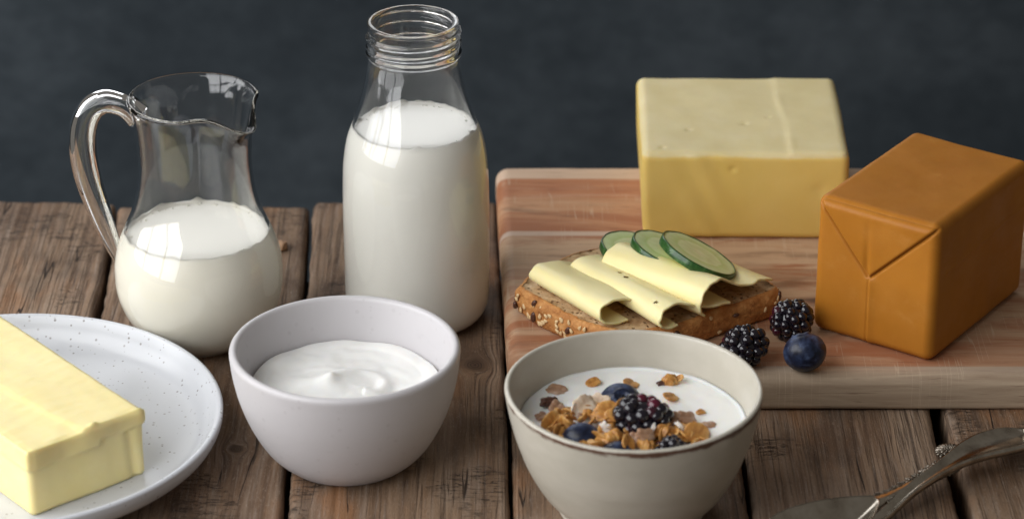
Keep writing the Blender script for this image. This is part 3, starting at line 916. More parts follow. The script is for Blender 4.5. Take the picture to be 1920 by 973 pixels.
# the lone pieces
put('oat_flake', OATS[3], .0351, -.2122, Z+.0004, .25, -.2, .5, 1.0, 'single golden oat flake floating behind the heap, left of the topmost blueberry', 'oat flake')
put('soaked_flake', SOAK[0], .0193, -.2180, Z+.0001, .1, .05, -.45, 1.1, 'brown sliver half sunk in the yogurt at the far left of the bowl', 'flake')
put('oat_flake', OATS[4], .0515, -.2133, Z+.0005, .3, .2, 1.2, 1.05, 'pale brown oat flake floating right behind the blueberry with the open crown', 'oat flake')
put('granola_clump', CLUMP[0], .0682, -.2112, Z+.0012, .2, .1, .3, .95, 'knobbly golden granola clump floating alone at the back right of the yogurt', 'granola clump')
put('oat_flake', OATS[1], .0722, -.2105, Z+.0012, .1, -.5, .1, .75, 'small golden flake stuck to the right end of the lone granola clump', 'oat flake')
put('dried_fruit', RAIS[0], .0650, -.2125, Z+.0004, 0, 0, .3, .55, 'dark crumb at the left end of the lone granola clump', 'dried fruit')
put('oat_flake', OATS[1], .0679, -.2262, Z+.0008, .2, .3, .8, 1.05, 'rounded orange oat flake alone to the right of the big blackberry', 'oat flake')
put('oat_flake', OATS[5], .0805, -.2380, Z+.0002, .1, .1, .5, .85, 'tiny pale yellow flake floating at the right tip of the heap', 'oat flake')
put('soaked_flake', SOAK[1], .0128, -.2420, Z+.0002, .1, .1, 1.0, .85, 'brown flake sunk in the yogurt against the left wall of the bowl', 'flake')
put('soaked_flake', SOAK[0], .0835, -.2480, Z+.0000, .1, .1, 2.0, .75, 'pinkish soaked flake in the yogurt right of the heap', 'flake')
# signature pieces in the heap
put('dried_fruit', RAIS[1], .0165, -.2290, Z+.0018, .3, .2, .4, 1.05, 'dark brown dried fruit piece at the back left of the heap', 'dried fruit')
put('soaked_flake', SOAK[0], .0192, -.2330, Z+.0018, .4, -.2, 1.1, 1.0, 'milky purplish soaked flake below the dark dried fruit', 'flake')
put('rolled_oat', PALE[0], .0303, -.2312, Z+.0062, .75, -.35, .7, 1.0, 'large pale rolled oat flake standing on top of the heap at left', 'oat flake')
put('rolled_oat', PALE[1], .0375, -.2275, Z+.0048, .9, .1, -.2, .8, 'pale rolled oat flake behind the large one, touching the blueberry', 'oat flake')
put('coconut_shaving', COCO[2], .0268, -.2360, Z+.0050, .9, -.5, 1.2, .9, 'white shaving leaning on the lower left of the large pale oat', 'coconut')
put('coconut_shaving', COCO[0], .0383, -.2500, Z+.0062, .7, .5, 1.9, 1.0, 'white curled coconut shaving in the middle of the heap', 'coconut')
put('coconut_shaving', COCO[2], .0400, -.2530, Z+.0058, .3, .2, .6, .6, 'small white coconut chip below the curled shaving', 'coconut')
put('coconut_shaving', COCO[1], .0590, -.2505, Z+.0066, .5, -.9, 1.1, 1.0, 'white coconut sliver upright beside the front of the big blackberry', 'coconut')
put('coconut_shaving', COCO[1], .0702, -.2490, Z+.0058, .3, .5, -.6, 1.1, 'white coconut sliver in the right wing of the heap', 'coconut')
put('soaked_flake', SOAK[1], .0552, -.2570, Z+.0062, .5, .2, .4, 1.0, 'glossy pink soaked flake in front of the big blackberry', 'flake')
put('soaked_flake', SOAK[0], .0665, -.2430, Z+.0046, .6, .1, .1, 1.15, 'brown soaked flake behind the right wing, beside the big blackberry', 'flake')
put('soaked_flake', SOAK[1], .0735, -.2425, Z+.0032, .4, .3, .5, 1.1, 'greyish soaked flake at the back of the right wing of the heap', 'flake')
put('oat_flake', OATS[4], .0772, -.2557, Z+.0036, .95, .3, .3, 1.35, 'large yellow oat flake standing at the right end of the heap', 'oat flake')
put('granola_clump', CLUMP[1], .0640, -.2535, Z+.0040, .2, .4, .7, 1.2, 'orange granola clump between the big blackberry and the right wing', 'granola clump')
put('granola_clump', CLUMP[2], .0560, -.2655, Z+.0030, .4, .1, 1.9, 1.1, 'orange granola clump at the very front of the heap by the rim', 'granola clump')
put('granola_clump', CLUMP[0], .0420, -.2585, Z+.0040, .1, .6, 2.7, 1.15, 'golden granola clump in front of the curled coconut shaving', 'granola clump')
put('oat_flake', OATS[2], .0467, -.2302, Z+.0078, 1.2, .3, 1.1, 1.0, 'oat flake standing on edge in front of the crowned blueberry', 'oat flake')
put('oat_flake', OATS[0], .0402, -.2358, Z+.0072, .7, -.1, .2, 1.25, 'broad golden oat flake lying on top just left of the big blackberry', 'oat flake')
put('oat_flake', OATS[2], .0442, -.2400, Z+.0066, .6, .2, .4, 1.15, 'golden oat flake tucked under the left side of the big blackberry', 'oat flake')
put('oat_flake', OATS[4], .0168, -.2470, Z+.0026, .8, -.5, .9, 1.3, 'large golden oat flake at the left end of the heap', 'oat flake')
put('oat_flake', OATS[0], .0228, -.2475, Z+.0034, .9, .5, 2.0, 1.2, 'golden oat flake on edge at the left, right of the large leftmost one', 'oat flake')
put('oat_flake', OATS[1], .0478, -.2640, Z+.0044, .9, -.2, 1.3, 1.2, 'plump oat flake at the front, right of the half-hidden blueberry', 'oat flake')
# the body of the heap
def heap_h(x, y):
    a = ((x-.036)/.022)**2+((y+.254)/.021)**2
    b = ((x-.066)/.016)**2+((y+.260)/.013)**2
    return .0062*max(0, 1-a)**.6+.0046*max(0, 1-b)**.6 if (a < 1 or b < 1) else -1
cnt = 0; tries = 0; placed = []
while cnt < 100 and tries < 6000:
    tries += 1
    x, y = random.uniform(.013, .084), random.uniform(-.278, -.232)
    h = heap_h(x, y)
    if h < 0: continue
    if any((x-px)**2+(y-py)**2 < .0027**2 for px, py in placed): continue
    # keep clear of the berries
    if math.hypot(x-.0465, y+.229) < .0085 or math.hypot(x-.029, y+.262) < .0085 or math.hypot(x-.055, y+.2525) < .0085 or math.hypot(x-.044, y+.2735) < .0065: continue
    placed.append((x, y)); cnt += 1
    k = random.random()
    if k < .80:
        put('oat_flake', random.choice(OATS), x, y, Z+h*.75, random.uniform(-1.1, 1.1), random.uniform(-.9, .9), random.uniform(0, 6.3), random.uniform(.66, 1.0), OL, 'oat flake', OG)
    elif k < .92:
        put('granola_clump', random.choice(CLUMP), x, y, Z+h*.65, random.uniform(-.5, .5), random.uniform(-.5, .5), random.uniform(0, 6.3), random.uniform(.75, 1.0), 'rough golden granola clump within the granola heap on the white yogurt', 'granola clump', 'small granola clumps within the heap')
    else:
        put('soaked_flake', random.choice(SOAK), x, y, Z+h*.7, random.uniform(-.6, .6), random.uniform(-.6, .6), random.uniform(0, 6.3), random.uniform(.75, 1.0), 'brownish milk-soaked flake within the granola heap on the white yogurt', 'flake', 'soaked flakes within the heap')

# ------------------------------------------------------------------ berries
def blackberry(name, loc, R3, n, dr, seed, rot, red, **k):
    U, Fq0 = box_surface((7, 7, 7)); D0 = U/np.linalg.norm(U, axis=1)[:, None]
    r_ = np.random.default_rng(seed)
    V, Fq, A = [], [], []
    # core
    core = D0*np.array(R3)*.84
    V.append(core); Fq += [tuple(f) for f in Fq0]; A.append(np.full(len(core), .0)); off = len(core)
    ga = math.pi*(3-math.sqrt(5))
    for i in range(n):
        zz = 1-2*(i+.5)/n; rr = math.sqrt(1-zz*zz); t = ga*i
        d = np.array([rr*math.cos(t), rr*math.sin(t), zz])+r_.normal(0, .085, 3)
        d /= np.linalg.norm(d)
        c = d*(np.array(R3)-dr*.72)
        s = dr*r_.uniform(.84, 1.22)
        e = D0*s*(1+.10*(D0@d))[:, None]
        V.append(c+e); Fq += [tuple(np.array(f)+off) for f in Fq0]; off += len(e)
        q = red(d, r_)
        A.append(np.full(len(e), q))
    return mesh(name, np.vstack(V), Fq, M['blackberry'], loc=loc, rot=rot, attrs={'redness': ('FLOAT', np.concatenate(A))}, **k)
few = lambda d, r_: (r_.random() < .10)*r_.uniform(.25, .6)
blackberry('blackberry', (.1290, -.1210, BT+.0094), (.0093, .0093, .0104), 54, .00235, 1, (.5, .5, .3), few,
           label='black blackberry on the board, behind the lone blueberry', cat='blackberry')
blackberry('blackberry', (.1055, -.1470, BT+.0092), (.0108, .0095, .0094), 54, .0024, 2, (.2, -.3, .5), few,
           label='black blackberry on the board, partly hidden by the rim of the granola bowl', cat='blackberry')
blackberry('blackberry', (.0550, -.2525, Z+.0046), (.0128, .0102, .0092), 56, .0027, 3, (.3, .1, -.2),
           lambda d, r_: .7 if (d[0]*.3+d[1]*.75+d[2]*.55 > .84) else (r_.random() < .22)*r_.uniform(.15, .45),
           label='large blackberry with dark red drupelets on top of the granola heap', cat='blackberry')
blackberry('blackberry', (.0665, -.2710, Z-.0004), (.0082, .0066, .0064), 40, .0021, 4, (.1, .4, .9), few,
           label='blackberry half buried at the front right of the granola, against the rim', cat='blackberry')

def blueberry(name, loc, r, rot, crown=True, **k):
    e = empty(name, loc, rot, **k)
    U, Fq = box_surface((24, 24, 24)); D = U/np.linalg.norm(U, axis=1)[:, None]
    q = D[:, 2]
    P = D*np.array([1, 1, .90])*r
    P *= (1+.012*nsv(D, 2.2, loc[0]*90))[:, None]
    lat = np.arccos(np.clip(q, -1, 1)); az = np.arctan2(D[:, 1], D[:, 0])
    ring = np.exp(-((lat-.36)/.085)**2)*(.75+.25*np.cos(5*az))
    dip = np.exp(-(lat/.29)**4)
    P *= (1+.10*ring-.20*dip)[:, None]
    mesh('skin', P, Fq, M['blueberry'], e)
    # ragged crown rim lining
    th = np.linspace(0, 2*np.pi, 40, endpoint=False)
    V = [(0, 0, .735*r)]
    for j, t in enumerate(th):
        rr = r*(.22+.05*math.cos(5*t)); V.append((rr*math.cos(t), rr*math.sin(t), r*.76))
    V += [(0, 0, .70*r)]
    F2 = [(0, 1+j, 1+(j+1) % 40) for j in range(40)]+[(41, 1+(j+1) % 40, 1+j) for j in range(40)]
    mesh('crown', V, F2, M['berry_pit'], e)
    return e
blueberry('blueberry', (.1327, -.1515, BT+.0089), .0098, (R(-28), R(4), .6), label='lone dusty blueberry on the board between the blackberries and the brown cheese', cat='blueberry')
blueberry('blueberry', (.0465, -.2290, Z-.0012), .0096, (R(36), R(-8), .3), label='blueberry with open crown at the back of the granola', cat='blueberry')
blueberry('blueberry', (.0290, -.2620, Z-.0010), .0088, (R(-70), R(-40), 0), label='dark blueberry at the front left of the granola, near the rim', cat='blueberry')
blueberry('blueberry', (.0440, -.2735, Z-.0020), .0078, (R(-60), R(30), 0), label='bluish blueberry mostly hidden behind the front rim of the granola bowl', cat='blueberry')

# ------------------------------------------------------------------ pale cheese block
def build_cheese():
    half = np.array([.0500, .0490, .0232])
    P, N, Fq = rbox(half, .0042, (84, 80, 46))
    n = nsv(P, 26, 4.1, 2); n2 = nsv(P, 90, 8.2, 2)
    D = .00038*n+.00008*n2
    x, y, z = P.T
    top = N[:, 2] > .7; fr = N[:, 1] < -.7
    def dent(cx, cy, s, d, sel, b): return np.where(sel, -d*np.exp(-((x-cx)**2+(b-cy)**2)/s**2), 0)
    for cx, cy, s, d in ((-.026, -.020, .0012, .0008), (.001, -.012, .0013, .0008), (.013, -.004, .0009, .0006), (-.0395, -.042, .0012, .0009)):
        D += dent(cx, cy, s, d, top, y)
    for cx, cy, s, d in ((-.006, .015, .0013, .0008), (.036, .004, .0035, .0005)):
        D += dent(cx, cy, s, d, fr, z)
    # seam ridge on the top, front to back, and the slightly higher strip right of it
    sx = .0205+.05*(y+.049)*0-.0016*np.sin(y*40)
    D += np.where(top, (.00018+.00012*np.sin(y*130))*np.exp(-((x-sx)/.0018)**2)+.0004/(1+np.exp(-(x-sx)/.0008)), 0)
    # soft diagonal knife marks on the front
    D += np.where(fr, .0003*np.sin((x*.9+z*.5)*420)*np.exp(-((x+.02)/.014)**2), 0)
    P2 = P+N*D[:, None]
    t = (P2[:, 2]+half[2])/(2*half[2])
    P2[:, 0] *= 1+.020*np.sin(np.clip(t, 0, 1)*math.pi*.8)
    P2[:, 0] -= .0015*(t-.5)*(P2[:, 0] < 0)
    P2[:, 1] *= 1+.012*np.sin(np.clip(t, 0, 1)*math.pi)
    P2[:, 2] += half[2]
    return P2, Fq
V, Fc = build_cheese()
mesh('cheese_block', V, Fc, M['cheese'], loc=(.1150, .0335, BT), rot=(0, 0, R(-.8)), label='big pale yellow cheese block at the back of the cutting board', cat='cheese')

# ------------------------------------------------------------------ brown cheese
def build_brown():
    e = empty('brown_cheese', (.1914, -.0914, BT+.0002), (0, 0, R(-35.2)), label='orange-brown block of whey cheese with an envelope fold on its end, on the board', cat='cheese')
    half = np.array([.0313, .0460, .0342]); r = .0046
    P, N, Fq = rbox(half, r, (130, 90, 136))
    def disp(P, N):
        x, y, z = P.T
        fr = np.clip(-N[:, 1]*1.6-.3, 0, 1)
        D = .00035*nsv(P, 40, 1.3, 2)
        sx = -.0024+.02*(z+.0342)*.0
        low = 1/(1+np.exp((z-.0002)/.0006))
        D += fr*low*(.00045*np.exp(-np.abs(x-sx)/.006)/(1+np.exp(-(x-sx)/.00025))-.0006*np.exp(-((x-sx)/.00045)**2))
        D += fr*low*.00045*np.exp(-((x-sx+.0)/.003)**2)
        for px in (-.0313, .0313):
            ax_, az_, bx_, bz_ = px, .0342, -.0024, .0005
            L = math.hypot(bx_-ax_, bz_-az_); ux, uz = (bx_-ax_)/L, (bz_-az_)/L
            al = (x-ax_)*ux+(z-az_)*uz; dd = (x-ax_)*uz-(z-az_)*ux
            dd = dd*(1 if px < 0 else -1)
            D += fr*(-.0014*np.exp(-((dd-.0004)/.0007)**2))*(al > .002)*(al < L)
        top = np.clip(N[:, 2]*2-1, 0, 1)
        D += top*(-.0007*np.exp(-((x/.018)**2+(y/.03)**2)))
        rs = np.clip(N[:, 0]*2-1, 0, 1)
        D += rs*.0003*np.exp(-((z-.010-.06*y)/.0012)**2)*(y > -.035)
        return D
    P2 = P+N*disp(P, N)[:, None]
    mesh('body', P2+np.array([0, 0, half[2]]), Fq, M['brown'], e)
    # envelope flap on the front: triangle from the two top corners to a point at half height
    apex = (-.0024, .0005)
    nu, nv = 60, 40
    V = []
    for side in (1, 0):
        for j in range(nv+1):
            t = j/nv                                   # 0 top .. 1 apex
            zz = half[2]*(1-t)+apex[1]*t
            xl = -half[0]*(1-t)+apex[0]*t; xr = half[0]*(1-t)+apex[0]*t
            for i in range(nu+1):
                s = i/nu; x = xl+(xr-xl)*s
                q = np.array([[x, -half[1], min(zz, half[2])]])
                b, n = rmap(q, half, r)
                d = disp(b, n)[0]
                edge = min(s, 1-s)*2*(1-t)
                th = .0009+.0010*math.sin(math.pi*s)*math.exp(-((t-.45)/.3)**2)*math.exp(-((s-.5)/.10)**2)*0
                th += -.0009*math.exp(-((x-apex[0]+.001)/.0016)**2)*t*1.1
                th += .0007*(edge**.5)
                fade = min(1, t/.10)
                th = th*fade+.0001
                if side == 0: th = -.0008
                V.append((b+n*(d+th))[0]+np.array([0, 0, half[2]]))
    V = np.array(V); A = (nv+1)*(nu+1)
    f1 = grid_faces(nv+1, nu+1); f2 = grid_faces(nv+1, nu+1, flip=True)+A
    Fq = f1.tolist()+f2.tolist()
    for j in range(nv):
        a, b = j*(nu+1), (j+1)*(nu+1)
        Fq += [(a, A+a, A+b, b), (a+nu, b+nu, A+b+nu, A+a+nu)]
    mesh('folded_flap', V, Fq, M['brown'], e)
build_brown()

# ------------------------------------------------------------------ open sandwich
bread_out = [(.002, -.0955), (.007, -.1035), (.0148, -.1140), (.0277, -.1290), (.0368, -.1370), (.050, -.1418), (.0620, -.1412), (.0804, -.1330), (.0986, -.1185), (.1178, -.1055), (.1248, -.0980), (.1222, -.0890), (.1159, -.0815), (.104, -.0665), (.086, -.0545), (.063, -.0485), (.0387, -.0538), (.0276, -.0600), (.0206, -.0668), (.0075, -.0835)]
def build_bread():
    cx, cy = .062, -.096
    e = empty('bread_slice', (cx, cy, BT), label='slice of seeded wholemeal bread under the rolled cheese, on the cutting board', cat='bread')
    O = crom(bread_out+[bread_out[0]], 8)[:-1]-np.array([cx, cy]); n = len(O)
    Tn = np.roll(O, -1, 0)-np.roll(O, 1, 0); Tn /= np.linalg.norm(Tn, axis=1)[:, None]
    Nn = np.stack([Tn[:, 1], -Tn[:, 0]], 1)
    H = .0142
    # crust band
    prof = [(.004, .0002), (.0014, .0008), (.0002, .003), (-.0006, .0065), (-.0004, .0100), (.0005, .0128), (.0016, .0141), (.0026, .0143)]
    rings = crom(prof, 3)
    V = []
    for ins, z in rings:
        for p, nn in zip(O, Nn):
            d = .0009*ns((p[0], p[1], z), 130)+.0008*ns((p[0], p[1], z), 420)
            q = p-nn*(ins-d); V.append((q[0], q[1], z+.0006*ns((p[0], p[1], 5), 55)*(z > .008)))
    Fq = grid_faces(len(rings), n, close_v=True, flip=True).tolist()
    Fq.append(tuple(range(n))[::-1])
    mesh('crust', V, Fq, M['crust'], e)
    # crumb top: concentric rings to the centre, pitted
    V2 = []; K = 26
    for k in range(K+1):
        s = 1-k/K
        for p, nn in zip(O, Nn):
            q = (p-nn*.0018)*s
            h = .0136+.0006*ns((p[0], p[1], 5), 55)*(s > .9)+.0010*ns((q[0], q[1], 2), 120)+.0009*ns((q[0], q[1], 7), 380)
            if k == 0: h = .0141
            V2.append((q[0], q[1], h))
    F2 = grid_faces(K+1, n, close_v=True, flip=True).tolist()
    mesh('crumb', V2, F2, M['crumb'], e)
    # seeds on the crust
    U, Fs = box_surface((5, 5, 5)); D = U/np.linalg.norm(U, axis=1)[:, None]
    S = D*np.array([.00145, .00088, .0005]); S[:, 1] *= 1-.45*D[:, 0]
    me_s = mesh('seed', S, Fs, M['sesame'], e); me_s.name = 'seed'
    S2 = D*np.array([.0022, .0013, .0010])
    me_d = mesh('dark_seed', S2, Fs, M['flaxseed'], e)
    first, firstd = True, True
    r_ = np.random.default_rng(5)
    k = 0
    spots = []
    for i in range(n):
        p = O[i]+np.array([cx, cy])
        if p[1] < -.083 and p[0] < .045: spots += [i]*3
        elif p[1] < -.085: spots += [i]
    for m in range(74):
        i = int(r_.choice(spots)); z = r_.uniform(.0025, .0122)
        ins = np.interp(z, rings[:, 1], rings[:, 0])
        q = O[i]-Nn[i]*(ins-.0002)
        tang = math.atan2(Tn[i][1], Tn[i][0])
        dark = (m % 9 == 4)
        src = me_d if dark else me_s
        if dark and firstd: o = src; firstd = False
        elif not dark and first: o = src; first = False
        else:
            o = src.copy(); COL.objects.link(o); o.parent = e
        o.location = (q[0], q[1], z)
        # long axis in the crust surface, flat side along the normal
        a = r_.uniform(0, math.pi)
        t3 = Vector((Tn[i][0], Tn[i][1], 0)); n3 = Vector((Nn[i][0], Nn[i][1], 0)); z3 = Vector((0, 0, 1))
        u = t3*math.cos(a)+z3*math.sin(a); v = n3.cross(u)
        o.rotation_euler = Matrix((u, v, n3)).transposed().to_euler()
        o.scale = (1, 1, 1) if not dark else (r_.uniform(.8, 1.3),)*3
    return e
build_bread()
CT = BT+.0146   # top of the crumb

def cheese_roll(p0, p1, prof, name_label, loop=1.0, seed=0, thick=.0010, sag=0.0, right_trim=None, holes=()):
    """sheet extruded from p0 (far end) to p1 (near end); prof = (across, z) curve from the tucked tip over the roll to the flat side"""
    p0, p1 = np.array(p0, float), np.array(p1, float)
    e = p1-p0; L = np.linalg.norm(e[:2]); ed = e[:2]/L
    c = np.array([-ed[1], ed[0]]); 
    if c[0] < 0: c = -c
    C2 = crom(prof, 10); m = len(C2)
    Tn = np.gradient(C2, axis=0); Tn /= np.linalg.norm(Tn, axis=1)[:, None]
    Nn = np.stack([-Tn[:, 1], Tn[:, 0]], 1)
    K = 70
    sheets = []
    for sgn in (.5, -.5):
        V = []
        for k in range(K+1):
            t = k/K
            for j in range(m):
                u = j/(m-1)
                a, z = C2[j]+Nn[j]*thick*sgn
                wob = .0024*ns((u*2, seed, t*.0), 1.4)+.0009*ns((u*9, seed+3, t*0), 1.5)
                tt = t*L+(wob if t > .5 else -wob*.6)*(1 if t in (0., 1.) or True else 0)*(abs(t-.5)*2)**3
                b = p0[:2]+ed*tt+c*a*(1+.06*(t-.5)*math.sin(seed))
                zz = p0[2]+(p1[2]-p0[2])*t+z*(1+.10*(t-.5))-sag*(t**2)*max(0, u-.5)+.0011*ns((a*70, t*2.2, seed), 1.0)*min(1, u*3)
                V.append((b[0], b[1], zz))
        sheets.append(np.array(V))
    n = (K+1)*m
    f1 = grid_faces(K+1, m); f2 = grid_faces(K+1, m, flip=True)+n
    arc = np.r_[0, np.cumsum(np.linalg.norm(np.diff(C2, axis=0), axis=1))]
    kk, jj = np.divmod(f1[:, 0], m)
    keep = np.ones(len(f1), bool)
    for ht, hu, hr in holes:
        keep &= ~(np.hypot(((kk+.5)/K-ht)*L, arc[jj]-hu*arc[-1]) < hr)
    Fq = f1[keep].tolist()+f2[keep].tolist()
    for k in range(K):
        a, b = k*m, (k+1)*m
        Fq += [(a, a+n, b+n, b), (a+m-1, b+m-1, b+m-1+n, a+m-1+n)]
    for j in range(m-1):
        Fq += [(j, j+1, j+1+n, j+n), (K*m+j, K*m+j+n, K*m+j+1+n, K*m+j+1)]
    V = np.vstack(sheets)
    ctr = V.mean(0)*np.array([1, 1, 0])+np.array([0, 0, CT])
    return mesh('cheese_slice', V-ctr, Fq, M['slice'], loc=ctr, label=name_label, cat='cheese slice', group='rolled cheese slices on the bread')

profA = [(.0085, .0006), (.0020, .0008), (-.0042, .0026), (-.0066, .0064), (-.0040, .0102), (.0020, .0108), (.0090, .0096), (.0160, .0068), (.0240, .0040), (.0330, .0026), (.0420, .0016), (.0480, .0014)]
profB = [(.0040, .0014), (-.0010, .0016), (-.0052, .0036), (-.0062, .0070), (-.0034, .0104), (.0024, .0112), (.0090, .0098), (.0150, .0070), (.0215, .0048), (.0285, .0042), (.0350, .0028)]
profC = [(-.0040, .0018), (-.0072, .0050), (-.0078, .0098), (-.0050, .0146), (.0006, .0164), (.0066, .0156), (.0124, .0128), (.0180, .0098), (.0250, .0078), (.0320, .0072), (.0385, .0056), (.0440, .0036)]
cheese_roll((.0135, -.0930, CT), (.0455, -.1362, CT), profA, 'rolled cheese slice at the left end of the bread, partly under the middle roll', seed=1)
cheese_roll((.0325, -.0880, CT+.0003), (.0720, -.1416, CT+.0003), profB, 'rolled cheese slice in the middle of the bread with small holes', seed=2, holes=((.36, .44, .0009), (.45, .42, .0011), (.88, .33, .0010)))
cheese_roll((.0475, -.0865, CT+.0004), (.0918, -.1290, CT+.0004), profC, 'largest rolled cheese slice, under the cucumber at the right of the bread', seed=3, sag=.002)

# ------------------------------------------------------------------ cucumber
def cucumber(loc, nrm, r, th, label, seed):
    q = Vector(nrm).normalized().to_track_quat('Z', 'Y')
    e = empty('cucumber_slice', loc, q.to_euler(), label=label, cat='cucumber slice', group='cucumber slices on the sandwich')
    n = 72
    A = np.linspace(0, 2*np.pi, n, endpoint=False)
    rr = r*(1+.012*np.array([ns((math.cos(a), math.sin(a), seed), 2) for a in A])+.006*np.cos(A*11+seed))
    def ring(k, z): return [(k*q_*math.cos(a), k*q_*math.sin(a), z) for q_, a in zip(rr, A)]
    prof = [(.955, -th/2), (.985, -th/2), (1.0, -th/2+.0006), (1.0, 0), (1.0, th/2-.0006), (.985, th/2), (.955, th/2)]
    V = sum([ring(k, z) for k, z in prof], [])+ring(.93, th/2-.0008)+ring(.93, -th/2+.0008)
    Fq = grid_faces(9, n, close_u=True, close_v=True, flip=True)
    mesh('peel', V, Fq, M['cuc_peel'], e)
    V, Fq = [], []
    for sgn in (1, -1):
        s0 = len(V)
        V.append((0, 0, sgn*(th/2-.0004)))
        for k in np.linspace(.1, .958, 12):
            V += [(x, y, sgn*(th/2-.0002+.0002*ns((x, y, seed), 260))) for x, y, z in ring(k, 0)]
        fs = [(s0, s0+1+j, s0+1+(j+1) % n) for j in range(n)]
        for i in range(11):
            a, b = s0+1+i*n, s0+1+(i+1)*n
            fs += [(a+j, b+j, b+(j+1) % n, a+(j+1) % n) for j in range(n)]
        Fq += fs if sgn > 0 else [f[::-1] for f in fs]
    mesh('flesh', V, Fq, M['cuc_flesh'], e)
cucumber((.0590, -.0775, CT+.0080), (.26, -.02, .97), .0180, .0042, 'cucumber slice lowest of the three, at the left with only its left side showing', 1)
cucumber((.0733, -.0860, CT+.0122), (.36, .05, .93), .0186, .0042, 'cucumber slice between the other two, overlapped by the front one', 2)
cucumber((.0864, -.0975, CT+.0162), (.45, .10, .89), .0194, .0042, 'topmost cucumber slice, its whole face and seeds in view', 3)

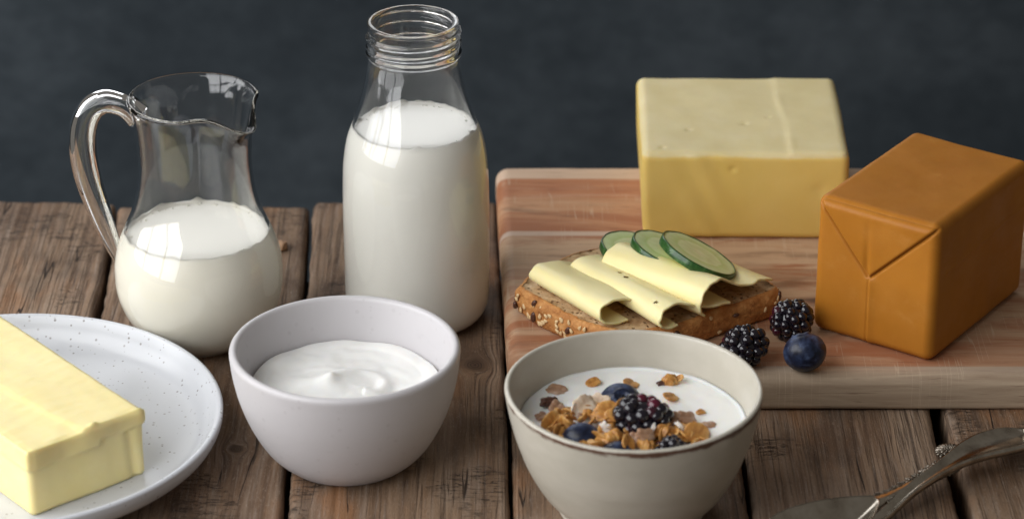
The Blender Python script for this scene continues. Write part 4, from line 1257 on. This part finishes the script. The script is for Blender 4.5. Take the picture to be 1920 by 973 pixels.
# ------------------------------------------------------------------ spoon
def build_spoons():
    U, Fs = box_surface((4, 4, 4)); D = U/np.linalg.norm(U, axis=1)[:, None]
    def rotz(a, tilt=0.):
        m1 = np.array([[math.cos(a), -math.sin(a), 0], [math.sin(a), math.cos(a), 0], [0, 0, 1]])
        m2 = np.array([[math.cos(tilt), 0, math.sin(tilt)], [0, 1, 0], [-math.sin(tilt), 0, math.cos(tilt)]])
        return m1@m2
    class Lumps:
        def __init__(s): s.V, s.F, s.off = [], [], 0
        def add(s, c, sc, rot):
            p = (D*np.array(sc))@rot.T+np.array(c)
            s.V.append(p); s.F.extend([tuple(np.array(f)+s.off) for f in Fs]); s.off += len(p)
    def bowl_mesh(e, cx, la, wb, depth, tp=.16, lift=0.0):
        nu, nv = 26, 72
        V = []
        for layer in (0, 1):
            for i in range(nu+1):
                q = i/nu
                for t in np.linspace(0, 2*np.pi, nv, endpoint=False):
                    c, sn = math.cos(t), math.sin(t)
                    x, y = la*c*q, wb*sn*(1-tp*c)*q
                    # drawn out into the neck on the handle side
                    if c > .86: x += (c-.86)*.012*q**3
                    z = depth*q**2.2*(1-.10*c)+.0011-(.0011 if layer else 0)+lift
                    V.append((cx+x, y, z))
        n = (nu+1)*nv
        Fq = grid_faces(nu+1, nv, close_v=True).tolist()+(grid_faces(nu+1, nv, close_v=True, flip=True)+n).tolist()
        b = nu*nv
        Fq += [(b+j, b+n+j, b+n+(j+1) % nv, b+(j+1) % nv) for j in range(nv)]
        mesh('bowl', V, Fq, M['silver'], e)
    def handle_mesh(e, key, sec, thick):
        hk = crom(key, 8)
        V = [(q, w*a, z+thick*b) for q, z, w in hk for a, b in sec]
        m = len(sec)
        Fq = grid_faces(len(hk), m, close_v=True, flip=True).tolist()
        Fq.append(tuple(range(m))); Fq.append(tuple((len(hk)-1)*m+k for k in range(m))[::-1])
        mesh('handle', V, [tuple(f) for f in Fq], M['silver'], e)
        return hk
    # the ornate spoon, its bowl at the bottom edge of the picture
    A = R(41.0)
    e = empty('teaspoon', (.1555-.0340*math.cos(A)+.0030*math.sin(A), -.2485-.0340*math.sin(A)-.0030*math.cos(A), .0008), (0, 0, A), label='silver spoon with an ornate flower and leaf handle, lying under the plain one', cat='spoon')
    bowl_mesh(e, 0, .0300, .0162, .0098, .34)
    key = [(.0262, .0036, .0030), (.0290, .0058, .0034), (.0320, .0066, .0033), (.036, .0066, .0030), (.041, .0062, .0026), (.051, .0064, .0026), (.061, .0066, .0030), (.071, .0068, .0036), (.082, .0070, .0034)]
    hk = handle_mesh(e, key, [(-1, 0), (-1, .8), (-.7, 1.1), (0, 1.25), (.7, 1.1), (1, .8), (1, 0), (0, -.15)], .0018)
    L = Lumps()
    for k in range(30):
        q = .034+(.0790-.034)*k/29
        w = np.interp(q, hk[:, 0], hk[:, 2]); z = np.interp(q, hk[:, 0], hk[:, 1])
        sz = .0010+.0011*(k/29)
        for sd in (1, -1):
            for a in (.45, 1.25, 2.0):
                L.add((q+.0004*math.cos(k), sd*(w+.0001+sz*.35), z+.0017+.0004*math.sin(k*2)), (sz, sz*.32, sz*.36), rotz(sd*(a+.3*math.sin(k*3.1)), .3))
    mesh('leaf_garland', np.vstack(L.V), L.F, M['silver_dark'], e)
    L = Lumps()
    fc = np.array([.0846, .0052, .0105])
    for ring_r, m, sz in ((.0056, 22, .0019), (.0042, 16, .0014)):
        for k in range(m):
            a = 2*math.pi*k/m+ring_r*300
            L.add(fc+np.array([math.cos(a)*ring_r, math.sin(a)*ring_r, (.0056-ring_r)*.5]), (sz, .00062, .00055), rotz(a, .35))
    for rr, m in ((.0030, 15), (.0020, 10), (.0010, 6), (0, 1)):
        for k in range(m):
            a = 2*math.pi*k/m+rr*900
            L.add(fc+np.array([math.cos(a)*rr, math.sin(a)*rr, .0016-rr*.2]), (.00055, .00055, .0006), np.eye(3))
    mesh('flower_ornament', np.vstack(L.V), L.F, M['silver_dark'], e)
    # the plain spoon lying across it, bowl below the frame
    e = empty('teaspoon', (.1400, -.2765, .0008), (0, 0, R(43.4)), label='plain worn silver spoon handle with a rounded bordered end, lying over the ornate one', cat='spoon')
    bowl_mesh(e, -.030, .028, .0188, .0070)
    key = [(-.0030, .0060, .0052), (.0060, .0048, .0036), (.0160, .0030, .0028), (.0240, .0032, .0027), (.0315, .0054, .0027), (.0390, .0080, .0028), (.0480, .0098, .0031), (.060, .0112, .0038), (.072, .0121, .0052), (.084, .0119, .0078), (.096, .0104, .0098), (.106, .0085, .0105), (.114, .0069, .0098), (.1195, .0058, .0070), (.1222, .0056, .0024)]
    handle_mesh(e, key, [(-1, 0), (-1, 1), (-.90, 1.25), (-.76, 1.1), (-.62, .62), (0, .50), (.62, .62), (.76, 1.1), (.90, 1.25), (1, 1), (1, 0), (0, -.15)], .0024)
build_spoons()
